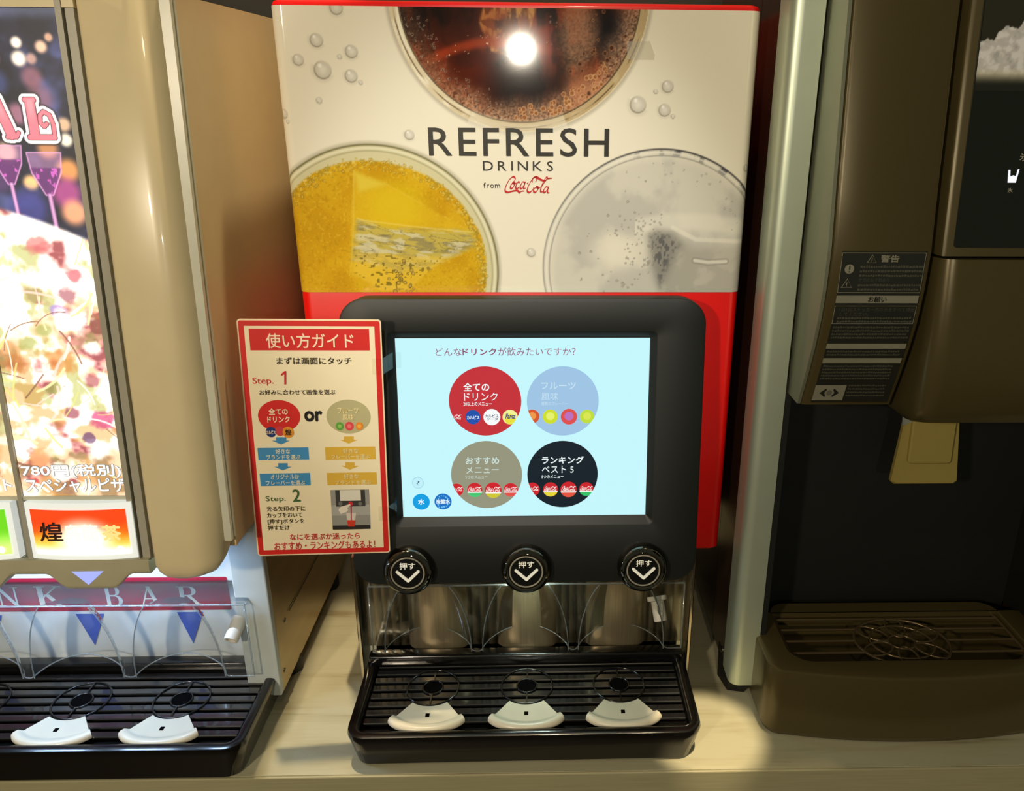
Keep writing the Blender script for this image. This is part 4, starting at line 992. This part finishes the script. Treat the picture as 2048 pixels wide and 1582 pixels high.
text(gl, GF, '氷', (.4010, G(.6165), .4090, G(.6230)), M_pale, .005, .0010); text(gl, GF, '・水', (.4100, G(.6165), .4230, G(.6230)), M_pale, 0, .0010)
add('cup_icon', flat(GF, [(.3935, G(.5988)), (.4005, G(.5988)), (.4022, G(.6098)), (.4008, G(.6098)), (.3998, G(.6040)), (.3975, G(.6048)), (.3950, G(.6038)), (.3944, G(.6092)), (.3927, G(.6092))], .0011), M_glowb, gl, label='glowing cup symbol')
for dx in (.0185,):
    P = [(.3935+dx, G(.5988)), (.4005+dx, G(.5988)), (.4022+dx, G(.6098)), (.3927+dx, G(.6092))]
    add('cup_icon', MB().tube([GF.p(a, b, .001) for a, b in P], .0003, 5, closed=True).mesh('cup_icon'), M_pale, gl)
text(gl, GF, '氷', (.3945, G(.5902), .3990, G(.5945)), M_pale, 0, .0010); text(gl, GF, '水・氷', (.4110, G(.5902), .4240, G(.5945)), M_pale, 0, .0010)
# warning label on the curved lower hood
def hy(z): return float(np.interp(z, [p[1] for p in HC[::-1]], [p[0] for p in HC[::-1]]))
class Curved:
    def p(s, a, b, h=0.0): return Vector((a, hy(b)-h-.0003, b))
CF = Curved()
lx0, lx1 = .2580, .3335
def lgrid(name, a, b, c, d, h, m, parent):
    n = max(2, int((d-c)/.006)); V = []
    for k in range(n+1):
        z = c+(d-c)*k/n; V += [CF.p(a, z, h), CF.p(b, z, h)]
    return add(name, new_mesh(name, V, [(2*k, 2*k+1, 2*k+3, 2*k+2) for k in range(n)]), m, parent)
M_lab2 = mat('dark_label_film', (30, 32, 26), .45); M_labp = mat('label_print', (128, 126, 108), .5, vary=.05); M_labd = mat('label_faint_print', (72, 72, 60), .5, vary=.1)
wl = lgrid('warning_label', lx0, lx1, .387, .5405, .0002, M_lab2, rd); wl['label'] = 'dark warning label with pale print'
def lrule(a, b, c, d): lgrid('rule', a, b, c, d, .0005, M_labp, wl)
for z in (.5385, .5030): lrule(lx0, lx1-.001, z, z+.0006)
for x in (lx0, lx1-.0014): lrule(x, x+.0005, .5030, .5390)
for c, d in ((.4935, .5005), (.4480, .4535), (.4325, .4380)): lrule(lx0, lx1-.001, c, d)
for z in (.4905, .4735): lrule(lx0, lx1-.001, z, z+.0004)
for x in (lx0, lx1-.0014): lrule(x, x+.0005, .4735, .4905)
text(wl, CF, '警告', (.2925, .5305, .3090, .5370), M_labp, .02, .0006)
text(wl, CF, 'お願い', (.2870, .4942, .3035, .4998), M_lab2, .01, .0009)
text(wl, CF, '1日1回ストッカー内の氷をすべて排出', (.2630, .4855, .3310, .4893), M_labd, 0, .0006)
text(wl, CF, 'してください。', (.2640, .4812, .2900, .4848), M_labd, 0, .0006)
text(wl, CF, 'ケガのおそれあり', (.2755, .5130, .3030, .5165), M_labd, 0, .0006)
def tri(x, z, r, mk):
    add('warning_triangle', MB().tube([CF.p(x+r*math.sin(a), z+r*math.cos(a), .0006) for a in (0, 2.094, 4.188)], .0005, 5, closed=True).mesh('warning_triangle'), M_labp, wl)
    lgrid('mark', x-.0003, x+.0003, z-.0006, z+.0020, .0007, M_labp, wl); lgrid('mark', x-.0003, x+.0003, z-.0018, z-.0011, .0007, M_labp, wl)
tri(.2850, .5325, .0046, 1); tri(.2655, .5105, .0052, 1)
add('notice_disc', new_mesh('notice_disc', [CF.p(a, b, .0006) for a, b in ell(.2660, .5245, .0042, n=24)], [tuple(range(24))]), M_labp, wl)
lgrid('mark', .2655, .2665, .5240, .5275, .0009, M_lab2, wl); lgrid('mark', .2655, .2665, .5215, .5226, .0009, M_lab2, wl)
g_ = np.random.default_rng(77)
def tiny(a, b, z, hgt=.0022):          # print too small to read in the photograph
    mb = MB(); x = a
    while x < b:
        w_ = g_.uniform(.0012, .0026); y0_ = z+g_.uniform(0, .0004)
        mb.ex([CF.p(x, y0_, .0005), CF.p(x+w_, y0_, .0005), CF.p(x+w_, y0_+hgt*g_.uniform(.6, 1), .0005), CF.p(x, y0_+hgt*g_.uniform(.6, 1), .0005)], [(0, 1, 2, 3)]); x += w_+.0005
    add('small_print', mb.mesh('small_print'), M_labd, wl, kind='stuff')
for z in (.5255, .5215, .5175): tiny(.2755, .331, z)
for z in (.5090, .5050): tiny(.2755, .330, z)
for z in (.4780, .4748): tiny(.262, .330, z)
for z in (.4690, .4655, .4620, .4585): tiny(.260, .330, z)
for z in (.4440, .4405): tiny(.260, .328, z)
for z in (.4280, .4245, .4210, .4175, .4140): tiny(.260, .326, z)
for z in (.4060, .4020, .3980, .3940): tiny(.2900, .326, z)
sq = lgrid('eye_mark', lx0, .2880, .3895, .4075, .0005, M_labp, wl); sq['label'] = 'pale square with dark symbol'
add('symbol', new_mesh('symbol', [CF.p(a, b, .0008) for a, b in [(.2635, .3985), (.2690, .4035), (.2700, .4022), (.2680, .3985), (.2700, .3948), (.2690, .3935)]], [(0, 5, 4, 3, 2, 1)]), M_lab2, wl)
add('symbol', new_mesh('symbol', [CF.p(a, b, .0008) for a, b in [(.2825, .3985), (.2770, .4035), (.2760, .4022), (.2780, .3985), (.2760, .3948), (.2770, .3935)]], [(0, 1, 2, 3, 4, 5)]), M_lab2, wl)
add('symbol', new_mesh('symbol', [CF.p(a, b, .0008) for a, b in ell(.2730, .3985, .0026, .0032, 18)], [tuple(range(18))]), mat('symbol_grey', (96, 96, 84), .5), wl)
# dispensing lever
M_lev = mat('yellowed_plastic', (150, 134, 72), .35, vary=.03)
QF = Frame((.4085, .770, .3125), (1, 0, 0), (0, .06, 1))
def trap(b0, b1, c0, c1, h): return [QF.p(s, t, h) for s, t in ((-b0, c0), (-b0+.004, c0-.003), (b0-.004, c0-.003), (b0, c0), (b1, c1), (-b1, c1))]
lv = add('lever', fix(MB().loops([trap(.036, .0270, -.034, .055, -.006), trap(.0365, .0275, -.034, .055, 0), trap(.0350, .0265, -.0325, .055, .0022)]).mesh('lever')), M_lev, rd, label='yellowed plastic ice lever', sm=30)
def rr(a, b, c, d, r, h): return [QF.p(s, t, h) for s, t in rrect(a, b, c, d, r, 4)]
add('push_plate', fix(MB().loops([rr(-.0235, .0235, -.0115, .056, .004, .001), rr(-.0235, .0235, -.0115, .056, .004, .0065), rr(-.0220, .0220, -.0100, .056, .003, .0080)]).mesh('push_plate')), M_lev, lv, sm=30)
add('clear_flap', fix(MB().loops([[QF.p(-.0335, .031, h), QF.p(.004, .045, h), QF.p(-.0300, .056, h), QF.p(-.0345, .056, h)] for h in (.003, .0045)]).mesh('clear_flap')), clear_mat('smoky_clear', (.75, .78, .76), .1, 1.5, .15), lv)
# drip tray with wire grille
TF0, TX0, TX1 = .6795, .2385, .5715
def tray_out(ins, z, n=24):
    P = []; r = .020
    xa, xb = TX0+ins, TX1-ins
    def yf(x): q = (x-(TX0+TX1)/2)/((TX1-TX0)/2); return TF0+ins+.019*q*q
    P.append((xa, .800)); P.append((xa, yf(xa)+r))
    for k in range(1, 6): t = R(180+90*k/6); P.append((xa+r+r*math.cos(t), yf(xa+r)+r*(1+math.sin(t))))
    for k in range(n+1): x = xa+r+(xb-xa-2*r)*k/n; P.append((x, yf(x)))
    for k in range(1, 6): t = R(270+90*k/6); P.append((xb-r+r*math.cos(t), yf(xb-r)+r*(1+math.sin(t))))
    P.append((xb, yf(xb)+r)); P.append((xb, .800))
    return [(x, y, z) for x, y in P]
def tray_in(ins, z):
    n = len(tray_out(0, 0)); xa, xb, ya, yb_ = TX0+.028+ins, TX1-.028-ins, .709+ins, .818-ins
    Q = rrect(xa, xb, ya, yb_, (.026, .022, .022, .026), 14)
    return [(x, y, z) for x, y in Q]
def tray_shell():
    o_ = [tray_out(.006, .0006), tray_out(.003, .003), tray_out(0, .012), tray_out(0, .086), tray_out(.0008, .0888), tray_out(.003, .090)]
    mb = MB().loops(o_, True, False, closed=True)
    bm = bmesh.new()
    vo = [bm.verts.new(p) for p in o_[-1]]; vi = [bm.verts.new(p) for p in tray_in(0, .090)]
    eo = [bm.edges.new((vo[i], vo[(i+1) % len(vo)])) for i in range(len(vo))]; ei = [bm.edges.new((vi[i], vi[(i+1) % len(vi)])) for i in range(len(vi))]
    bmesh.ops.triangle_fill(bm, edges=eo+ei, use_beauty=True)
    bm.verts.index_update(); mb.ex([v.co[:] for v in bm.verts], [tuple(v.index for v in f.verts) for f in bm.faces]); bm.free()
    mb.loops([tray_in(0, .090), tray_in(.0015, .0885), tray_in(.002, .055)], False, True)
    me = mb.mesh('drip_tray'); b2 = bmesh.new(); b2.from_mesh(me); bmesh.ops.remove_doubles(b2, verts=b2.verts, dist=1e-6); bmesh.ops.recalc_face_normals(b2, faces=b2.faces); b2.to_mesh(me); b2.free()
    return me
tr = add('drip_tray', tray_shell(), M_brown, rd, label='bronze drip tray with bowed front', sm=35)
M_wire = mat('bronze_wire', (104, 88, 62), .25, .6)
gz = .0835
P = [(x, y, gz) for x, y, z in tray_in(.004, 0)]
add('grille_rail', MB().tube(P, .0022, 8, closed=True).mesh('grille_rail'), M_wire, tr, sm=80)
GC = (.4060, .7500); GR = .0535
add('grille_ring', MB().tube([(GC[0]+GR*math.cos(a), GC[1]+GR*.80*math.sin(a), gz) for a in np.linspace(0, 2*math.pi, 49)[:-1]], .0016, 7, closed=True).mesh('grille_ring'), M_wire, tr, sm=80)
for y in (.7940, .7740, .7530, .7320):
    q = (y-GC[1])/(GR*.80); hwid = GR*math.sqrt(max(1-q*q, 0)) if abs(q) < 1 else 0
    xa = TX0+.034; xb = TX1-.034
    if hwid < .005:
        add('grille_wire', MB().tube([(xa, y, gz), (xb, y, gz)], .0016, 7).mesh('grille_wire'), M_wire, tr, sm=80); continue
    add('grille_wire', MB().tube([(xa, y, gz), (GC[0]-hwid, y, gz)], .0016, 7).mesh('grille_wire'), M_wire, tr, sm=80)
    add('grille_wire', MB().tube([(GC[0]+hwid, y, gz), (xb, y, gz)], .0016, 7).mesh('grille_wire'), M_wire, tr, sm=80)
def rg(cx, cy, rx, ry, rot=0):
    c_, s__ = math.cos(rot), math.sin(rot)
    return MB().tube([(cx+rx*math.cos(a)*c_-ry*math.sin(a)*s__, cy+rx*math.cos(a)*s__+ry*math.sin(a)*c_, gz) for a in np.linspace(0, 2*math.pi, 33)[:-1]], .0013, 6, closed=True).mesh('grille_ring')
add('grille_ring', rg(GC[0], GC[1], .0155, .0125), M_wire, tr, sm=80)
add('grille_ring', rg(GC[0], GC[1], .036, .0300), M_wire, tr, sm=80)
for k in range(6):
    a = R(60*k+25); add('grille_petal', rg(GC[0]+.0345*math.cos(a), GC[1]+.0345*.80*math.sin(a), .0185, .0105, a), M_wire, tr, sm=80)
ft = add('foot', fix(MB().loops([[(.2150, .772, 0.0005), (.2340, .768, .0005), (.2340, .800, .0005), (.2090, .800, .0005)], [(.2145, .766, .021), (.2400, .760, .021), (.2400, .82, .034), (.2125, .82, .034)]]).mesh('foot')), M_rubber, rd)
add('screw', fix(lathe(Frame((.2134, .8043, .0344), (0, -1, 0), (0, 0, 1)), 0, 0, [(.0042, 0), (.0042, .001), (.0025, .0022)], 16).mesh('screw')), M_screw, rd)
for x, y in ((.23, 1.03), (.59, 1.03), (.59, .80)):
    add('foot', fix(lathe(Frame((x, y, .0005), (1, 0, 0), (0, 1, 0)), 0, 0, [(.012, 0), (.014, .003), (.014, .0205)], 20).mesh('foot')), M_rubber, rd)

# ------------------------------------------------------------------ instruction card
c3 = [Vector(p) for p in ((-.2918, .7304, .4686), (-.1594, .7408, .4648), (-.1632, .7259, .2196), (-.2975, .7152, .2223))]   # its corners, leaning slightly back
ctr_ = (c3[0]+c3[1]+c3[2]+c3[3])/4
exv = ((c3[1]-c3[0])+(c3[2]-c3[3])).normalized(); eyv = ((c3[0]-c3[3])+(c3[1]-c3[2])); eyv = (eyv - exv*eyv.dot(exv)).normalized()
CW, CH = .1331, .2455
KF = Frame(ctr_ - exv*CW/2 - eyv*CH/2, exv, eyv)
card = thing('instruction_card', 'red-bordered instruction card in Japanese stuck beside the touch screen', 'sign', tuple(KF.o))
def crd(a, b, c, d, r, h): return [KF.p(s, t, h) for s, t in rrect(a, b, c, d, r, 4)]
M_lam = mat('card_laminate', (250, 226, 190), .3, vary=.01, coat=.3); M_cred = mat('card_red', (214, 40, 36), .35, vary=.03, coat=.2); M_paper = mat('card_cream', (246, 232, 196), .4, vary=.015, coat=.2)
cb = add('card_body', fix(MB().loops([crd(0, CW, 0, CH, .003, -.0012), crd(0, CW, 0, CH, .003, 0)]).mesh('card_body')), M_lam, card)
add('red_border', new_mesh('red_border', crd(.0013, CW-.0013, .0013, CH-.0013, .002, .0002), [tuple(range(20))]), M_cred, cb)
add('paper', new_mesh('paper', crd(.0064, CW-.0064, .0064, CH-.0064, .0003, .0004), [tuple(range(20))]), M_paper, cb)
HK = homog([(38, 52), (935, 60), (1000, 1505), (168, 1530)], [(0, CH), (CW, CH), (CW, 0), (0, 0)])
def kb(l, t, r, b):
    ym = (t+b)/2; xm = (l+r)/2
    p, q = hp(HK, l, ym), hp(HK, r, ym); u, v = hp(HK, xm, b), hp(HK, xm, t)
    return (p[0], u[1], q[0], v[1])
def kt(body, l, t, r, b, m, off=0.0, h=.0010): text(cb, KF, body, kb(l, t, r, b), m, off, h)
def kr(name, l, t, r, b, m, h=.0006):
    x0_, y0_, x1_, y1_ = kb(l, t, r, b); add(name, flat(KF, [(x0_, y0_), (x1_, y0_), (x1_, y1_), (x0_, y1_)], h), m, cb)
def ke(name, cx, cy, rx, ry, m, h=.0006):
    x0_, y0_, x1_, y1_ = kb(cx-rx, cy-ry, cx+rx, cy+ry); add(name, flat(KF, ell((x0_+x1_)/2, (y0_+y1_)/2, (x1_-x0_)/2, (y1_-y0_)/2, 36), h), m, cb)
def ka(l, r, t, m1, hl, hr, tip, m):
    pts = [hp(HK, *p) for p in ((l, t), (l, m1), (hl, m1), ((l+r)/2, tip), (hr, m1), (r, m1), (r, t))]; add('flow_arrow', flat(KF, pts, .0006), m, cb)
def kp(name, pts, m, h): add(name, flat(KF, [hp(HK, *p) for p in pts][::-1], h), m, cb)
ci = lambda n, c: mat('card_'+n, c, .4, vary=.02)
K_dark = ci('ink', (52, 40, 26)); K_cream = ci('cream_ink', (250, 226, 196)); K_red = ci('red_ink', (206, 40, 48)); K_green = ci('green_ink', (64, 104, 56)); K_blue = ci('blue', (66, 142, 196)); K_yel = ci('yellow', (222, 178, 64)); K_olive = ci('olive', (186, 178, 132)); K_pale = ci('pale_ink', (236, 220, 160)); K_bcream = ci('blue_box_ink', (226, 226, 206))
kr('title_bar', 122, 113, 865, 246, M_cred); kt('使い方ガイド', 225, 140, 768, 232, K_cream, .012)
kt('まずは画面にタッチ', 290, 288, 755, 332, K_dark, .012)
kt('Step.', 140, 412, 270, 462, K_red, 0); kp('numeral', [(340, 372), (350, 372), (350, 455), (338, 455), (338, 392), (318, 402), (318, 391)], K_red, .0010)
kt('お好みに合わせて画像を選ぶ', 182, 487, 655, 518, K_dark, .006)
ke('menu_oval', 305, 652, 132, 100, M_cred); kt('全ての', 240, 602, 360, 642, K_cream, .03); kt('ドリンク', 232, 652, 372, 690, K_cream, .03)
ke('brand_dot', 310, 745, 30, 30, ci('brand_red', (206, 60, 70)), .0008); ke('brand_dot', 254, 750, 32, 32, ci('brand_blue', (28, 56, 120)), .0010); ke('brand_dot', 362, 752, 35, 35, ci('brand_orange', (232, 150, 44)), .0010)
kt('カルピス', 226, 740, 284, 762, K_cream, .03, .0013); kt('煌', 343, 732, 382, 770, K_dark, .02, .0013)
kt('or', 462, 618, 575, 685, mat('card_black_ink', (24, 20, 14), .4), .035)
ke('menu_oval', 737, 655, 138, 105, K_olive); kt('フルーツ', 668, 598, 800, 634, K_pale, .02); kt('風味', 700, 640, 770, 676, K_pale, .02)
ke('fruit_dot', 683, 714, 25, 25, ci('lime', (96, 160, 60)), .0009); ke('fruit_dot', 743, 714, 27, 27, ci('berry', (222, 70, 80)), .0009); ke('fruit_dot', 805, 714, 24, 24, ci('orange', (232, 140, 40)), .0009)
for x, y, r, c in ((683, 714, 12, (150, 196, 90)), (743, 714, 13, (240, 120, 110)), (805, 714, 12, (246, 180, 70))): ke('fruit_dot', x, y, r, r, ci('fruit%d' % x, c), .0011)
ka(285, 350, 783, 804, 258, 372, 828, K_blue); kr('step_box', 172, 848, 490, 925, K_blue); kt('好きな', 282, 855, 375, 886, K_bcream, .02); kt('ブランドを選ぶ', 225, 890, 438, 921, K_bcream, .02)
ka(298, 358, 945, 967, 273, 385, 990, K_blue); kr('step_box', 185, 1008, 500, 1086, K_blue); kt('オリジナルか', 252, 1013, 430, 1044, K_bcream, .02); kt('フレーバーを選ぶ', 222, 1052, 468, 1081, K_bcream, .02)
ka(708, 770, 778, 799, 683, 795, 822, K_yel); kr('step_box', 593, 843, 905, 922, K_yel); kt('好きな', 705, 852, 800, 883, K_pale, .02); kt('フレーバーを選ぶ', 632, 888, 870, 917, K_pale, .02)
ka(717, 775, 940, 961, 692, 805, 985, K_yel); kr('step_box', 604, 1003, 914, 1080, K_yel); kt('好きな', 710, 1010, 802, 1041, K_pale, .02); kt('ブランドを選ぶ', 655, 1048, 880, 1077, K_pale, .02)
kt('Step.', 220, 1150, 345, 1192, K_green, 0); kt('2', 388, 1107, 437, 1185, K_green, .01)
kt('光る矢印の下に', 225, 1213, 468, 1245, K_dark, .006); kt('カップをおいて', 228, 1253, 448, 1284, K_dark, .006); kt('[押す]ボタンを', 232, 1293, 462, 1326, K_dark, .006); kt('押すだけ', 234, 1333, 368, 1365, K_dark, .006)
kr('photo', 632, 1110, 872, 1358, ci('photo_grey', (150, 148, 142)), .0006); kr('photo', 632, 1205, 872, 1270, ci('photo_grey2', (172, 170, 164)), .0007)
kr('photo_panel', 658, 1111, 842, 1214, ci('photo_dark', (60, 58, 56)), .0009); kr('photo_screen', 685, 1111, 815, 1178, ci('photo_white', (226, 222, 206)), .0011); kr('photo_base', 640, 1332, 874, 1358, ci('photo_black', (44, 42, 40)), .0009)
for x in (688, 812): ke('photo_dot', x, 1196, 13, 13, ci('photo_dotgrey', (110, 108, 104)), .0011)
ke('photo_dot', 752, 1196, 14, 14, K_red, .0011)
kp('photo_cup', [(724, 1255), (786, 1255), (778, 1340), (736, 1340)], ci('photo_cup', (214, 206, 196)), .0009); kp('photo_drink', [(730, 1300), (782, 1300), (777, 1340), (736, 1340)], ci('photo_drink', (214, 60, 40)), .0011)
kp('photo_stream', [(751, 1205), (757, 1205), (759, 1300), (754, 1300)], K_red, .0013)
kp('photo_hand', [(676, 1235), (690, 1215), (722, 1206), (748, 1198), (752, 1206), (732, 1222), (738, 1236), (726, 1250), (706, 1254), (690, 1262)], ci('photo_hand', (232, 222, 206)), .0012)
kt('なにを選ぶか迷ったら', 370, 1382, 810, 1422, K_red, .008); kt('おすすめ・ランキングもあるよ！', 272, 1432, 905, 1482, K_red, .008)
# clear tape holding the card against the touch panel
for t_ in (.045, .200):
    L_ = []
    for dt in (-.008, .008):
        a_, b_ = KF.p(CW-.010, t_+dt, .0016), KF.p(CW+.0004, t_+dt, .0014)
        c_ = PF.p(b_.x+.006, (b_.z-.1768)*math.sqrt(1+K*K), .0028); d_ = PF.p(b_.x+.014, (b_.z-.1768)*math.sqrt(1+K*K), .0026)
        L_.append([a_, b_, c_, d_])
    add('tape_strip', MB().loops(L_, False, False, closed=False).mesh('tape_strip'), M_clear, card)
